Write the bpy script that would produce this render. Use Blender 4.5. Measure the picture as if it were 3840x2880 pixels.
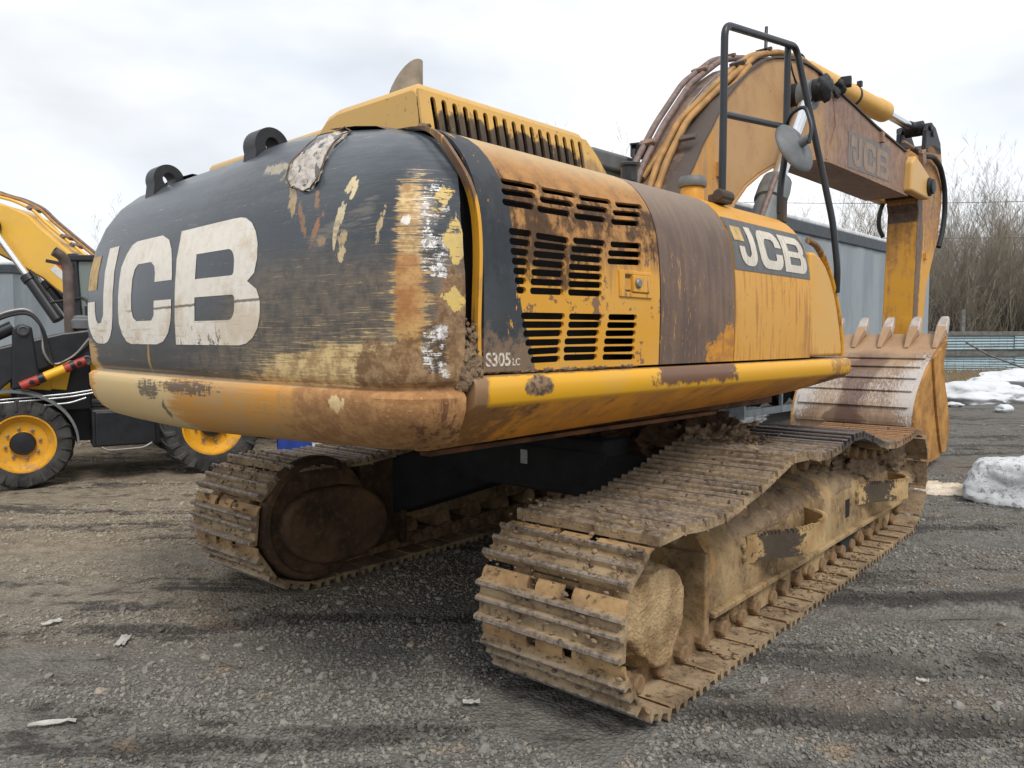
import bpy, bmesh, math, random
import numpy as np
from mathutils import Vector, Matrix, Euler, noise
from mathutils.geometry import delaunay_2d_cdt

for o in list(bpy.data.objects):
    bpy.data.objects.remove(o)
SC = bpy.context.scene
COL = SC.collection
R = math.radians
random.seed(7)

# ------------------------------------------------------------------ camera
CAMP = Vector((3.18, -4.8, 1.6)); YAW = R(40.4); PITCH = R(3.4)
cam = bpy.data.objects.new('camera', bpy.data.cameras.new('camera'))
COL.objects.link(cam)
cam.location = CAMP
cam.rotation_euler = (R(90) - PITCH, 0, YAW)
cam.data.sensor_width = 36; cam.data.lens = 27.03
cam.data.clip_start = 0.05; cam.data.clip_end = 3000
SC.camera = cam
RT = Vector((math.cos(YAW), math.sin(YAW), 0)); FW = Vector((-math.sin(YAW), math.cos(YAW), 0))

# ------------------------------------------------------------------ world, sun, exposure
SUN_EL, SUN_AZ = R(50), R(-25)          # azimuth measured from +Y towards +X
W = bpy.data.worlds.new('World'); SC.world = W; W.use_nodes = True
nt = W.node_tree; nt.nodes.clear()
def wn(t, **k):
    n = nt.nodes.new(t)
    for a, b in k.items(): setattr(n, a, b)
    return n
sky = wn('ShaderNodeTexSky', sky_type='NISHITA', sun_disc=False, sun_elevation=SUN_EL, sun_rotation=SUN_AZ)
sky.air_density = 1.0; sky.dust_density = 2.0
skm = wn('ShaderNodeVectorMath', operation='SCALE'); skm.inputs['Scale'].default_value = 0.10
nt.links.new(sky.outputs[0], skm.inputs[0])
tc = wn('ShaderNodeTexCoord')
mp = wn('ShaderNodeMapping'); mp.inputs['Scale'].default_value = (1.0, 1.0, 2.6); mp.inputs['Location'].default_value = (0.75, 0.1, 0.2)
nt.links.new(tc.outputs['Generated'], mp.inputs[0])
nz = wn('ShaderNodeTexNoise'); nz.inputs['Scale'].default_value = 1.5; nz.inputs['Detail'].default_value = 5; nz.inputs['Roughness'].default_value = .5
nt.links.new(mp.outputs[0], nz.inputs['Vector'])
cr = wn('ShaderNodeValToRGB')                       # the cloud deck: grey bellies to bright thin cloud
el = cr.color_ramp.elements
el[0].position = .33; el[0].color = (.56, .58, .605, 1)
el[1].position = .66; el[1].color = (.90, .905, .92, 1)
e = el.new(.48); e.color = (.73, .75, .78, 1)
e = el.new(.56); e.color = (.79, .815, .85, 1)
nt.links.new(nz.outputs['Fac'], cr.inputs[0])
nz2 = wn('ShaderNodeTexNoise'); nz2.inputs['Scale'].default_value = 2.3; nz2.inputs['Detail'].default_value = 4
nt.links.new(mp.outputs[0], nz2.inputs['Vector'])
mr = wn('ShaderNodeMapRange'); mr.inputs[1].default_value = .40; mr.inputs[2].default_value = .62; mr.inputs[3].default_value = .78; mr.inputs[4].default_value = 1.0
nt.links.new(nz2.outputs['Fac'], mr.inputs[0])
mx = wn('ShaderNodeMix', data_type='RGBA')
nt.links.new(mr.outputs[0], mx.inputs[0]); nt.links.new(skm.outputs[0], mx.inputs[6]); nt.links.new(cr.outputs[0], mx.inputs[7])
bg = wn('ShaderNodeBackground'); bg.inputs['Strength'].default_value = 1.0
nt.links.new(mx.outputs[2], bg.inputs[0])
nt.links.new(bg.outputs[0], wn('ShaderNodeOutputWorld').inputs[0])

sun = bpy.data.objects.new('sun', bpy.data.lights.new('sun', 'SUN')); COL.objects.link(sun)
sun.data.energy = 1.5; sun.data.angle = R(18); sun.data.color = (1, .955, .90)
sd = Vector((math.sin(SUN_AZ) * math.cos(SUN_EL), math.cos(SUN_AZ) * math.cos(SUN_EL), math.sin(SUN_EL)))
sd = Vector((0.62, -0.35, 0.95)).normalized()       # where the bright part of the overcast sits
sun.rotation_euler = sd.to_track_quat('Z', 'Y').to_euler()
sky.sun_elevation = math.asin(sd.z); sky.sun_rotation = math.atan2(sd.x, sd.y)
sun.location = sd * 30
SC.view_settings.view_transform = 'Standard'; SC.view_settings.look = 'None'
SC.view_settings.gamma = 1; SC.view_settings.use_curve_mapping = False
SC.view_settings.exposure = 0.52
try:
    SC.cycles.max_bounces = 6; SC.cycles.diffuse_bounces = 2; SC.cycles.glossy_bounces = 3; SC.cycles.transparent_max_bounces = 8
except Exception: pass

# ------------------------------------------------------------------ node helpers
def lin(r, g, b):
    f = lambda c: (c / 255 / 12.92) if c <= 10 else ((c / 255 + .055) / 1.055) ** 2.4
    return (f(r), f(g), f(b), 1)

class S:
    def __init__(s, m, o): s.m = m; s.o = o
    def _op(s, op, b, rev=False):
        n = s.m.t.nodes.new('ShaderNodeMath'); n.operation = op
        a, c = (b, s) if rev else (s, b)
        for i, v in enumerate((a, c)):
            if isinstance(v, S): s.m.t.links.new(v.o, n.inputs[i])
            elif v is not None: n.inputs[i].default_value = v
        return S(s.m, n.outputs[0])
    def __add__(s, b): return s._op('ADD', b)
    __radd__ = __add__
    def __sub__(s, b): return s._op('SUBTRACT', b)
    def __rsub__(s, b): return s._op('SUBTRACT', b, True)
    def __mul__(s, b): return s._op('MULTIPLY', b)
    __rmul__ = __mul__
    def __truediv__(s, b): return s._op('DIVIDE', b)
    def abs(s): return s._op('ABSOLUTE', None)
    def max(s, b): return s._op('MAXIMUM', b)
    def min(s, b): return s._op('MINIMUM', b)
    def st(s, a, b):                                # smoothstep from a (0) to b (1)
        n = s.m.t.nodes.new('ShaderNodeMapRange'); n.interpolation_type = 'SMOOTHSTEP'
        inv = a > b
        n.inputs['From Min'].default_value = min(a, b); n.inputs['From Max'].default_value = max(a, b)
        n.inputs['To Min'].default_value = 1 if inv else 0; n.inputs['To Max'].default_value = 0 if inv else 1
        s.m.t.links.new(s.o, n.inputs['Value'])
        return S(s.m, n.outputs['Result'])

class M:
    def __init__(s, name, coord='Object'):
        s.mat = bpy.data.materials.new(name); s.mat.use_nodes = True
        s.t = s.mat.node_tree; s.t.nodes.clear()
        tcn = s.t.nodes.new('ShaderNodeTexCoord')
        if coord == 'World':
            g = s.t.nodes.new('ShaderNodeNewGeometry'); s.vec = g.outputs['Position']
        else: s.vec = tcn.outputs[coord]
        g2 = s.t.nodes.new('ShaderNodeNewGeometry'); s.pos = g2.outputs['Position']
        sp2 = s.t.nodes.new('ShaderNodeSeparateXYZ'); s.t.links.new(s.pos, sp2.inputs[0])
        s.wx, s.wy, s.wz = (S(s, sp2.outputs[i]) for i in range(3))
        sp = s.t.nodes.new('ShaderNodeSeparateXYZ'); s.t.links.new(s.vec, sp.inputs[0])
        s.x, s.y, s.z = (S(s, sp.outputs[i]) for i in range(3))
    def val(s, v):
        n = s.t.nodes.new('ShaderNodeValue'); n.outputs[0].default_value = v; return S(s, n.outputs[0])
    def objinfo(s, what='Random'): 
        n = s.t.nodes.new('ShaderNodeObjectInfo'); return S(s, n.outputs[what])
    def noise(s, scale, detail=4, rough=.55, stretch=None, off=0, dist=0, vec=None):
        v = vec if vec is not None else s.vec
        if stretch or off:
            m = s.t.nodes.new('ShaderNodeMapping')
            m.inputs['Scale'].default_value = stretch or (1, 1, 1); m.inputs['Location'].default_value = (off, off * 1.7, off * .6)
            s.t.links.new(v, m.inputs[0]); v = m.outputs[0]
        n = s.t.nodes.new('ShaderNodeTexNoise')
        n.inputs['Scale'].default_value = scale; n.inputs['Detail'].default_value = detail
        n.inputs['Roughness'].default_value = rough; n.inputs['Distortion'].default_value = dist
        s.t.links.new(v, n.inputs['Vector'])
        return S(s, n.outputs['Fac'])
    def voronoi(s, scale, feature='F1', stretch=None, rnd=1):
        v = s.vec
        if stretch:
            m = s.t.nodes.new('ShaderNodeMapping'); m.inputs['Scale'].default_value = stretch
            s.t.links.new(v, m.inputs[0]); v = m.outputs[0]
        n = s.t.nodes.new('ShaderNodeTexVoronoi'); n.feature = feature
        n.inputs['Scale'].default_value = scale; n.inputs['Randomness'].default_value = rnd
        s.t.links.new(v, n.inputs['Vector'])
        return S(s, n.outputs['Distance'])
    def mix(s, f, a, b):
        n = s.t.nodes.new('ShaderNodeMix'); n.data_type = 'RGBA'; n.clamp_factor = True
        if isinstance(f, S): s.t.links.new(f.o, n.inputs[0])
        else: n.inputs[0].default_value = f
        # RGBA sockets are indices 6,7
        for k, v, i in (('A', a, 6), ('B', b, 7)):
            if isinstance(v, S): s.t.links.new(v.o, n.inputs[i])
            else: n.inputs[i].default_value = v if len(v) == 4 else (*v, 1)
        return S(s, n.outputs[2])
    def out(s, col, rough=.6, metal=0., bump=None, bstr=.4, bdist=.01, trans=0, spec=.5, emit=None):
        p = s.t.nodes.new('ShaderNodeBsdfPrincipled')
        for k, v in (('Base Color', col), ('Roughness', rough), ('Metallic', metal), ('Transmission Weight', trans), ('Specular IOR Level', spec)):
            if isinstance(v, S): s.t.links.new(v.o, p.inputs[k])
            else: p.inputs[k].default_value = v
        if bump is not None:
            b = s.t.nodes.new('ShaderNodeBump'); b.inputs['Strength'].default_value = bstr; b.inputs['Distance'].default_value = bdist
            s.t.links.new(bump.o, b.inputs['Height']); s.t.links.new(b.outputs[0], p.inputs['Normal'])
        o = s.t.nodes.new('ShaderNodeOutputMaterial'); s.t.links.new(p.outputs[0], o.inputs[0])
        return s.mat

# paint and dirt colours (linear)
YEL = (.66, .315, .018, 1); YELF = (.62, .37, .115, 1); CREAM = (.72, .56, .30, 1); TAN = (.52, .36, .19, 1)
BRN = (.115, .072, .050, 1); RUST = (.36, .15, .04, 1); MUD = (.33, .235, .145, 1); MUDD = (.15, .10, .065, 1)
BLK = (.038, .045, .053, 1); WHT = (.74, .71, .64, 1); SOOT = (.02, .017, .016, 1)

def simple(name, col, rough=.55, metal=0., var=.25, sc=9, bump=.15):
    m = M(name); n = m.noise(sc, 5)
    c2 = tuple(c * (1 - var) for c in col[:3]) + (1,)
    return m.out(m.mix(n.st(.35, .65), col, c2), rough, metal, m.noise(sc * 6, 3), bump, .004)

def yellow_paint(name, dirt, dirtcol=BRN, base=YEL, fade=.35, soot=None, streak=True, top=None, rough=.42):
    """worn yellow paint; dirt(m) gives the grime mask, soot(m) an optional second mask"""
    m = M(name)
    n = m.noise(2.3, 6, .6); f = m.noise(11, 5, .6)
    c = m.mix(n.st(.35, .7) * fade, base, YELF)
    vs = m.noise(6, 5, .6, stretch=(5, 5, .45)) if streak else m.noise(9, 5, .65)
    d = dirt(m)
    dm = (d + (vs - .5) * 1.3 + (f - .5) * .5).st(.38, .62)
    c = m.mix(dm * .92, c, m.mix(f.st(.3, .7), dirtcol, tuple(v * 1.6 for v in dirtcol[:3]) + (1,)))
    if soot:
        sm = (soot(m) + (m.noise(14, 5, .65) - .5) * 1.1).st(.42, .6)
        c = m.mix(sm * .9, c, SOOT)
    sp = m.noise(45, 3).st(.66, .72)                # flecks of grime and chips
    c = m.mix(sp * .6, c, BRN)
    if top: c = m.mix(top(m), c, TAN)
    sc = m.noise(5, 6, .7, stretch=(1, 7, 2.2), off=3).st(.70, .735)
    c = m.mix(sc * .55, c, CREAM)
    return m.out(c, (dm * .3 + rough), 0, f * .6 + dm * .25, .22, .006)

def mud_mat(name, a=MUD, b=MUDD, sc=3., bstr=.9, dist=.03, wet=.0):
    m = M(name)
    n = m.noise(sc, 8, .62); f = m.noise(sc * 9, 6, .7); v = m.voronoi(sc * 14)
    c = m.mix(n.st(.33, .66), a, b); c = m.mix(f.st(.5, .75) * .5, c, tuple(x * 1.5 for x in a[:3]) + (1,))
    c = m.mix(f.st(.42, .25) * .6, c, tuple(x * .45 for x in b[:3]) + (1,))
    return m.out(c, .9 - wet, 0, n * .5 + f * .7 + v * .25, bstr, dist, spec=.25)

# ------------------------------------------------------------------ mesh helpers
class MB:
    def __init__(s): s.v = []; s.f = []
    def add(s, vs, fs):
        o = len(s.v); s.v += [tuple(p) for p in vs]; s.f += [tuple(i + o for i in f) for f in fs]; return s
    def box(s, c, d, rz=0, ry=0, rx=0):
        m = Euler((rx, ry, rz)).to_matrix(); c = Vector(c)
        vs = [c + m @ Vector((x * d[0] / 2, y * d[1] / 2, z * d[2] / 2)) for z in (-1, 1) for y in (-1, 1) for x in (-1, 1)]
        return s.add(vs, [(0, 2, 3, 1), (4, 5, 7, 6), (0, 1, 5, 4), (2, 6, 7, 3), (0, 4, 6, 2), (1, 3, 7, 5)])
    def prism(s, poly, a0, a1, axis='x'):
        n = len(poly)
        mk = {'x': lambda a, p: (a, p[0], p[1]), 'y': lambda a, p: (p[0], a, p[1]), 'z': lambda a, p: (p[0], p[1], a)}[axis]
        vs = [mk(a0, p) for p in poly] + [mk(a1, p) for p in poly]
        fs = [tuple(range(n))[::-1], tuple(range(n, 2 * n))] + [(i, (i + 1) % n, n + (i + 1) % n, n + i) for i in range(n)]
        return s.add(vs, fs)
    def tube(s, pts, r, n=10, cap=True):
        pts = [Vector(p) for p in pts]; k = len(pts)
        rs = r if isinstance(r, (list, tuple)) else [r] * k
        vs = []; up = None
        for i, p in enumerate(pts):
            t = (pts[min(i + 1, k - 1)] - pts[max(i - 1, 0)]).normalized()
            if up is None:
                up = Vector((0, 0, 1)) if abs(t.z) < .9 else Vector((1, 0, 0))
            a = t.cross(up).normalized(); up = a.cross(t).normalized()
            for j in range(n):
                w = 2 * math.pi * j / n
                vs.append(p + (a * math.cos(w) + up * math.sin(w)) * rs[i])
        fs = [(i * n + j, i * n + (j + 1) % n, (i + 1) * n + (j + 1) % n, (i + 1) * n + j) for i in range(k - 1) for j in range(n)]
        if cap: fs += [tuple(range(n))[::-1], tuple(range((k - 1) * n, k * n))]
        return s.add(vs, fs)
    def lathe(s, prof, c, axis, n=24, cap=True):
        """prof: (radius, height along axis)"""
        ax = Vector(axis).normalized(); u = ax.orthogonal().normalized(); w = ax.cross(u); c = Vector(c)
        k = len(prof); vs = []
        for r, h in prof:
            for j in range(n):
                a = 2 * math.pi * j / n
                vs.append(c + ax * h + (u * math.cos(a) + w * math.sin(a)) * r)
        fs = [(i * n + j, i * n + (j + 1) % n, (i + 1) * n + (j + 1) % n, (i + 1) * n + j) for i in range(k - 1) for j in range(n)]
        if cap and prof[0][0] > 1e-5: fs.append(tuple(range(n))[::-1])
        if cap and prof[-1][0] > 1e-5: fs.append(tuple(range((k - 1) * n, k * n)))
        return s.add(vs, fs)
    def rows(s, rows, closed=False):
        k = len(rows[0]); vs = [p for r in rows for p in r]
        fs = [(i * k + j, i * k + (j + 1) % k, (i + 1) * k + (j + 1) % k, (i + 1) * k + j) for i in range(len(rows) - 1) for j in range(k if closed else k - 1)]
        return s.add(vs, fs)
    def lump(s, c, rad, seed=0, amp=.25, sub=3, fr=1.6):
        bm = bmesh.new(); bmesh.ops.create_icosphere(bm, subdivisions=sub, radius=1)
        vs = []
        for v in bm.verts:
            q = v.co * fr + Vector((seed * 3.1, seed * 1.7, seed))
            k = 1 + amp * noise.noise(q) + amp * .6 * noise.noise(q * 2.7) + amp * .35 * noise.noise(q * 6.5)
            vs.append((c[0] + v.co.x * k * rad[0], c[1] + v.co.y * k * rad[1], c[2] + v.co.z * k * rad[2]))
        fs = [tuple(v.index for v in f.verts) for f in bm.faces]; bm.free()
        return s.add(vs, fs)
    def build(s, name, mat, parent=None, smooth=None, bevel=0, seg=2, rz=None, solid=0, off=-1):
        me = bpy.data.meshes.new(name); me.from_pydata(s.v, [], s.f)
        bm = bmesh.new(); bm.from_mesh(me); bmesh.ops.recalc_face_normals(bm, faces=bm.faces); bm.to_mesh(me); bm.free()
        me.materials.append(mat)
        o = bpy.data.objects.new(name, me); COL.objects.link(o)
        if smooth is not None:
            me.polygons.foreach_set('use_smooth', [True] * len(me.polygons))
            me.set_sharp_from_angle(angle=R(smooth))
        if solid:
            md = o.modifiers.new('solid', 'SOLIDIFY'); md.thickness = solid; md.offset = off
            if smooth is not None:
                es = o.modifiers.new('split', 'EDGE_SPLIT'); es.split_angle = R(35); es.use_edge_sharp = False
        if bevel:
            md = o.modifiers.new('bevel', 'BEVEL'); md.width = bevel; md.segments = seg; md.limit_method = 'ANGLE'; md.angle_limit = R(40)
        if parent: o.parent = parent
        if rz is not None: o.rotation_euler.z = rz
        return o

def fillet(pts, r, seg=5):
    pts = [Vector(p) for p in pts]; out = [pts[0]]
    for a, b, c in zip(pts, pts[1:], pts[2:]):
        d1 = (a - b); d2 = (c - b); k = min(r, d1.length * .45, d2.length * .45)
        p, q = b + d1.normalized() * k, b + d2.normalized() * k
        for i in range(seg + 1):
            t = i / seg; out.append(p * (1 - t) ** 2 + b * 2 * t * (1 - t) + q * t * t)
    out.append(pts[-1]); return out

def empty(name, loc=(0, 0, 0), rz=0, parent=None):
    o = bpy.data.objects.new(name, None); COL.objects.link(o); o.location = loc; o.rotation_euler.z = rz
    o.empty_display_size = .2
    if parent: o.parent = parent
    return o
def tag(o, label=None, cat=None, group=None, kind=None):
    for k, v in (('label', label), ('category', cat), ('group', group), ('kind', kind)):
        if v: o[k] = v
    return o
def at(px, py, d):
    """point seen at photo pixel (2212 px wide) at depth d metres along the level view axis"""
    u = (px - 1106) / 1661; v = -(py - 829.5) / 1661
    f = Vector((-math.sin(YAW) * math.cos(PITCH), math.cos(YAW) * math.cos(PITCH), -math.sin(PITCH)))
    up = RT.cross(f)
    ray = f + RT * u + up * v
    return CAMP + ray * (d / ray.dot(FW))

def cdt_mesh(loops_out, loops_hole, step, fmap):
    """triangulate outlines minus holes with inner grid points; fmap(u,v)->3D"""
    def inside(p, L):
        c = False; n = len(L)
        for i in range(n):
            (x0, y0), (x1, y1) = L[i], L[i - 1]
            if (y0 > p[1]) != (y1 > p[1]) and p[0] < (x1 - x0) * (p[1] - y0) / (y1 - y0) + x0: c = not c
        return c
    def dens(L):
        r = []
        for i in range(len(L)):
            a, b = L[i], L[(i + 1) % len(L)]; k = max(1, int(math.dist(a, b) / step))
            r += [(a[0] + (b[0] - a[0]) * j / k, a[1] + (b[1] - a[1]) * j / k) for j in range(k)]
        return r
    LO = [dens(l) for l in loops_out]; LH = [dens(l) for l in loops_hole]
    vs = []; es = []
    for L in LO + LH:
        o = len(vs); n = len(L); vs += L; es += [(o + i, o + (i + 1) % n) for i in range(n)]
    xs = [p[0] for L in LO for p in L]; ys = [p[1] for L in LO for p in L]
    nx = int((max(xs) - min(xs)) / step); ny = int((max(ys) - min(ys)) / step)
    for i in range(1, nx):
        for j in range(1, ny):
            p = (min(xs) + (max(xs) - min(xs)) * i / nx, min(ys) + (max(ys) - min(ys)) * j / ny)
            if any(inside(p, L) for L in LO) and not any(inside(p, L) for L in LH):
                vs.append(p)
    r = delaunay_2d_cdt([Vector(v) for v in vs], es, [], 0, 1e-6)
    V2, F = r[0], r[2]
    fs = []
    for f in F:
        c = sum((V2[i] for i in f), Vector((0, 0))) / len(f)
        if any(inside(c, L) for L in LO) and not any(inside(c, L) for L in LH): fs.append(tuple(f))
    mb = MB(); mb.add([fmap(v.x, v.y) for v in V2], fs); return mb
def stadium(a, b, r, n=4):
    a, b = Vector(a), Vector(b); d = (b - a).normalized(); t = math.atan2(d.y, d.x); a = a + d * r; b = b - d * r
    o = []
    for c, t0 in ((b, t - math.pi / 2), (a, t + math.pi / 2)):
        for i in range(n + 1):
            w = t0 + math.pi * i / n; o.append((c.x + r * math.cos(w), c.y + r * math.sin(w)))
    return o
def rrect(x0, y0, x1, y1, r=(0, 0, 0, 0), n=5):
    """corner radii: bl, br, tr, tl"""
    o = []
    for (cx, cy, sx, sy, a0), rr in zip(((x0, y0, 1, 1, 180), (x1, y0, -1, 1, 270), (x1, y1, -1, -1, 0), (x0, y1, 1, -1, 90)), r):
        if rr <= 0: o.append((cx, cy)); continue
        for i in range(n + 1):
            a = R(a0 + 90 * i / n); o.append((cx + sx * rr + rr * math.cos(a), cy + sy * rr + rr * math.sin(a)))
    return o
# block letters in units of letter height, baseline 0 .. cap 1
def letters():
    J = [(.0, .47)] + [(.0, .40)] + [(.42 - .42 * math.cos(R(a)), .40 - .40 * math.sin(R(a))) for a in (15, 30, 45, 60, 75, 90)] \
        + [(.62 + .32 * math.sin(R(a)), .30 - .30 * math.cos(R(a))) for a in (0, 20, 40, 60, 75, 90)] + [(.93, 1.0), (.60, 1.0), (.62, .32)] \
        + [(.54, .23), (.44, .22), (.35, .27), (.31, .36), (.30, .47)]
    C = [(2.5, .60), (2.5, .64)] + [(2.15 + .35 * math.cos(R(a)), .64 + .36 * math.sin(R(a))) for a in (20, 40, 60, 90)] \
        + [(1.48 - .36 * math.sin(R(a)), .66 + .34 * math.cos(R(a))) for a in (0, 22, 45, 68, 90)] \
        + [(1.48 - .36 * math.cos(R(a)), .34 - .34 * math.sin(R(a))) for a in (0, 22, 45, 68, 90)] \
        + [(2.15 + .35 * math.sin(R(a)), .30 - .30 * math.cos(R(a))) for a in (0, 25, 50, 70, 90)] + [(2.5, .42), (2.10, .42), (2.10, .28), (2.04, .23)] \
        + [(1.66, .23), (1.56, .27), (1.51, .36), (1.51, .66), (1.56, .75), (1.64, .79), (1.98, .79), (2.07, .75), (2.10, .68), (2.10, .60)]
    B = [(2.58, 0)] + [(3.74 + .33 * math.sin(R(a)), .27 - .27 * math.cos(R(a))) for a in (0, 20, 40, 60, 80, 90)] + [(4.07, .36), (4.02, .45), (3.88, .52), (3.98, .58)] \
        + [(3.70 + .32 * math.cos(R(a)), .74 + .26 * math.sin(R(a))) for a in (-10, 15, 35, 55, 75, 90)] + [(2.58, 1.0)]
    h1 = rrect(2.98, .58, 3.66, .79, (0, .04, .10, 0)); h2 = rrect(2.98, .21, 3.68, .42, (0, .10, .04, 0))
    sq = [(-.19, .60), (.35, .60), (.35, .95), (-.19, .95)]
    return J, C, B, h1, h2, sq
def text_mesh(name, txt, size, mat, parent, mtx):
    cu = bpy.data.curves.new(name, 'FONT'); cu.body = txt; cu.size = size; cu.extrude = .0008; cu.offset = size * .018
    o = bpy.data.objects.new(name, cu); COL.objects.link(o)
    dg = bpy.context.evaluated_depsgraph_get(); dg.update()
    me = bpy.data.meshes.new_from_object(o.evaluated_get(dg)); bpy.data.objects.remove(o)
    me.transform(mtx); me.materials.clear(); me.materials.append(mat)
    r = bpy.data.objects.new(name, me); COL.objects.link(r); r.parent = parent
    return r

# ------------------------------------------------------------------ ground
def cam_uv(x, y):
    dx, dy = x - CAMP.x, y - CAMP.y
    return dx * RT.x + dy * RT.y, dx * FW.x + dy * FW.y
def gh(x, y):
    u, v = cam_uv(x, y); d = math.hypot(u, v)
    h = .035 * noise.noise(Vector((u * .35, v * 1.15, 1.3))) + .022 * noise.noise(Vector((u * .9, v * 2.6, 4.1)))
    h += .009 * noise.noise(Vector((u * 4, v * 7, 2.2))) + .006 * noise.noise(Vector((u * 11, v * 13, 7.7)))
    # track ruts that cross the right foreground
    for v0, a, w in ((3.25, -.05, .10), (3.75, -.02, .10), (4.35, .03, .10), (2.7, .02, .12)):
        if u > .4: h -= .095 * math.exp(-((v - v0 - a * u) / w) ** 2) * min(1, (u - .4) / .6) * (.6 + .6 * noise.noise(Vector((u * 1.2, v0 * 9, 0))))
        if u < .0: h -= .03 * math.exp(-((v - v0 - .15 * u) / w) ** 2) * min(1, -u / .8) * (.6 + .6 * noise.noise(Vector((u * 1.1, v0 * 7, 3))))
    k = min(1, max(0, (abs(x) - 1.72) / .5, (abs(y) - 2.7) / .6))
    h = h * k - .004 * (1 - k)
    if d > 25: h *= max(0, 1 - (d - 25) / 30)
    return h
def make_ground():
    rad = [0.0]
    r = .35
    while r < 900:
        rad.append(r); r *= 1.0125 if r < 16 else 1.05
    n = 480; vs = [(CAMP.x, CAMP.y, gh(CAMP.x, CAMP.y))]; fs = []
    # angles are dense where the yard is in view, coarse behind
    ang = sorted([R(-55 + 110 * i / 360) for i in range(361)] + [R(55 + 250 * i / 80) for i in range(1, 80)])
    n = len(ang)
    for r in rad[1:]:
        for a in ang:
            u, v = r * math.sin(a), r * math.cos(a)
            p = CAMP + RT * u + FW * v
            vs.append((p.x, p.y, gh(p.x, p.y)))
    for j in range(n): fs.append((0, 1 + j, 1 + (j + 1) % n))
    for i in range(len(rad) - 2):
        o = 1 + i * n
        fs += [(o + j, o + n + j, o + n + (j + 1) % n, o + (j + 1) % n) for j in range(n)]
    m = M('gravel_ground', 'World')
    # axes along and across the ruts
    rot = m.t.nodes.new('ShaderNodeMapping'); rot.inputs['Rotation'].default_value = (0, 0, -YAW)
    m.t.links.new(m.vec, rot.inputs[0]); rv = rot.outputs[0]
    sep = m.t.nodes.new('ShaderNodeSeparateXYZ'); m.t.links.new(rv, sep.inputs[0])
    ru, rvv = S(m, sep.outputs[0]), S(m, sep.outputs[1])
    big = m.noise(.55, 5, .6, stretch=(.45, 1.5, 1), vec=rv)
    strk = m.noise(1.5, 7, .66, stretch=(.35, 1.9, 1), vec=rv, off=5)
    fine = m.noise(38, 4, .7); mid = m.noise(7, 6, .7)
    peb = m.voronoi(46); peb2 = m.voronoi(95)
    c = m.mix(mid.st(.3, .7), lin(138, 135, 128), lin(108, 105, 99))
    u0, v0 = cam_uv(0, 0)
    # the dry tan stretch lies at the left, beyond the rear of the machine
    tanm = ((ru * -1) + (big - .5) * 5.0).st(-.4, 2.8) * (rvv - (CAMP.x * FW.x + CAMP.y * FW.y) + (big - .5) * 4.5 + (mid - .5) * 1.5).st(2.6, 6.2)
    c = m.mix((tanm * .75), c, m.mix(mid.st(.35, .65), lin(182, 166, 138), lin(146, 131, 110)))
    c = m.mix((big + (mid - .5) * .5).st(.50, .62) * .35, c, lin(136, 116, 92))
    c = m.mix((strk + (mid - .5) * .35).st(.52, .62) * .85, c, lin(58, 55, 52))
    c = m.mix(peb.st(.1, .55) * .35, c, lin(60, 58, 55))
    c = m.mix(fine.st(.55, .75) * .5, c, lin(160, 153, 142))
    c = m.mix(m.noise(3.2, 4, .6, off=9).st(.64, .70) * .35, c, lin(164, 139, 108))
    cu_, cv_ = ru - (CAMP.x * RT.x + CAMP.y * RT.y), rvv - (CAMP.x * FW.x + CAMP.y * FW.y)
    rut = None
    for v0_, a_r, w_r in ((3.25, -.05, .10), (3.80, -.02, .08), (4.55, .03, .10)):
        q_ = ((cv_ - v0_ - cu_ * a_r + (mid - .5) * .25).abs().st(w_r * 1.5, w_r * .4)) * cu_.st(.5, .9) * (big + .05).st(.40, .52)
        rut = q_ if rut is None else rut.max(q_)
    c = m.mix(rut * .75, c, lin(50, 48, 46))
    rough = .95 - strk.st(.55, .68) * .25
    mat = m.out(c, rough, 0, fine * .6 + mid * .8 - peb * .7 - peb2 * .35, .9, .022, spec=.3)
    mb = MB(); mb.v = vs; mb.f = fs
    o = mb.build('ground', mat, smooth=60); tag(o, kind='structure')
    return o
ground = make_ground()

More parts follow.
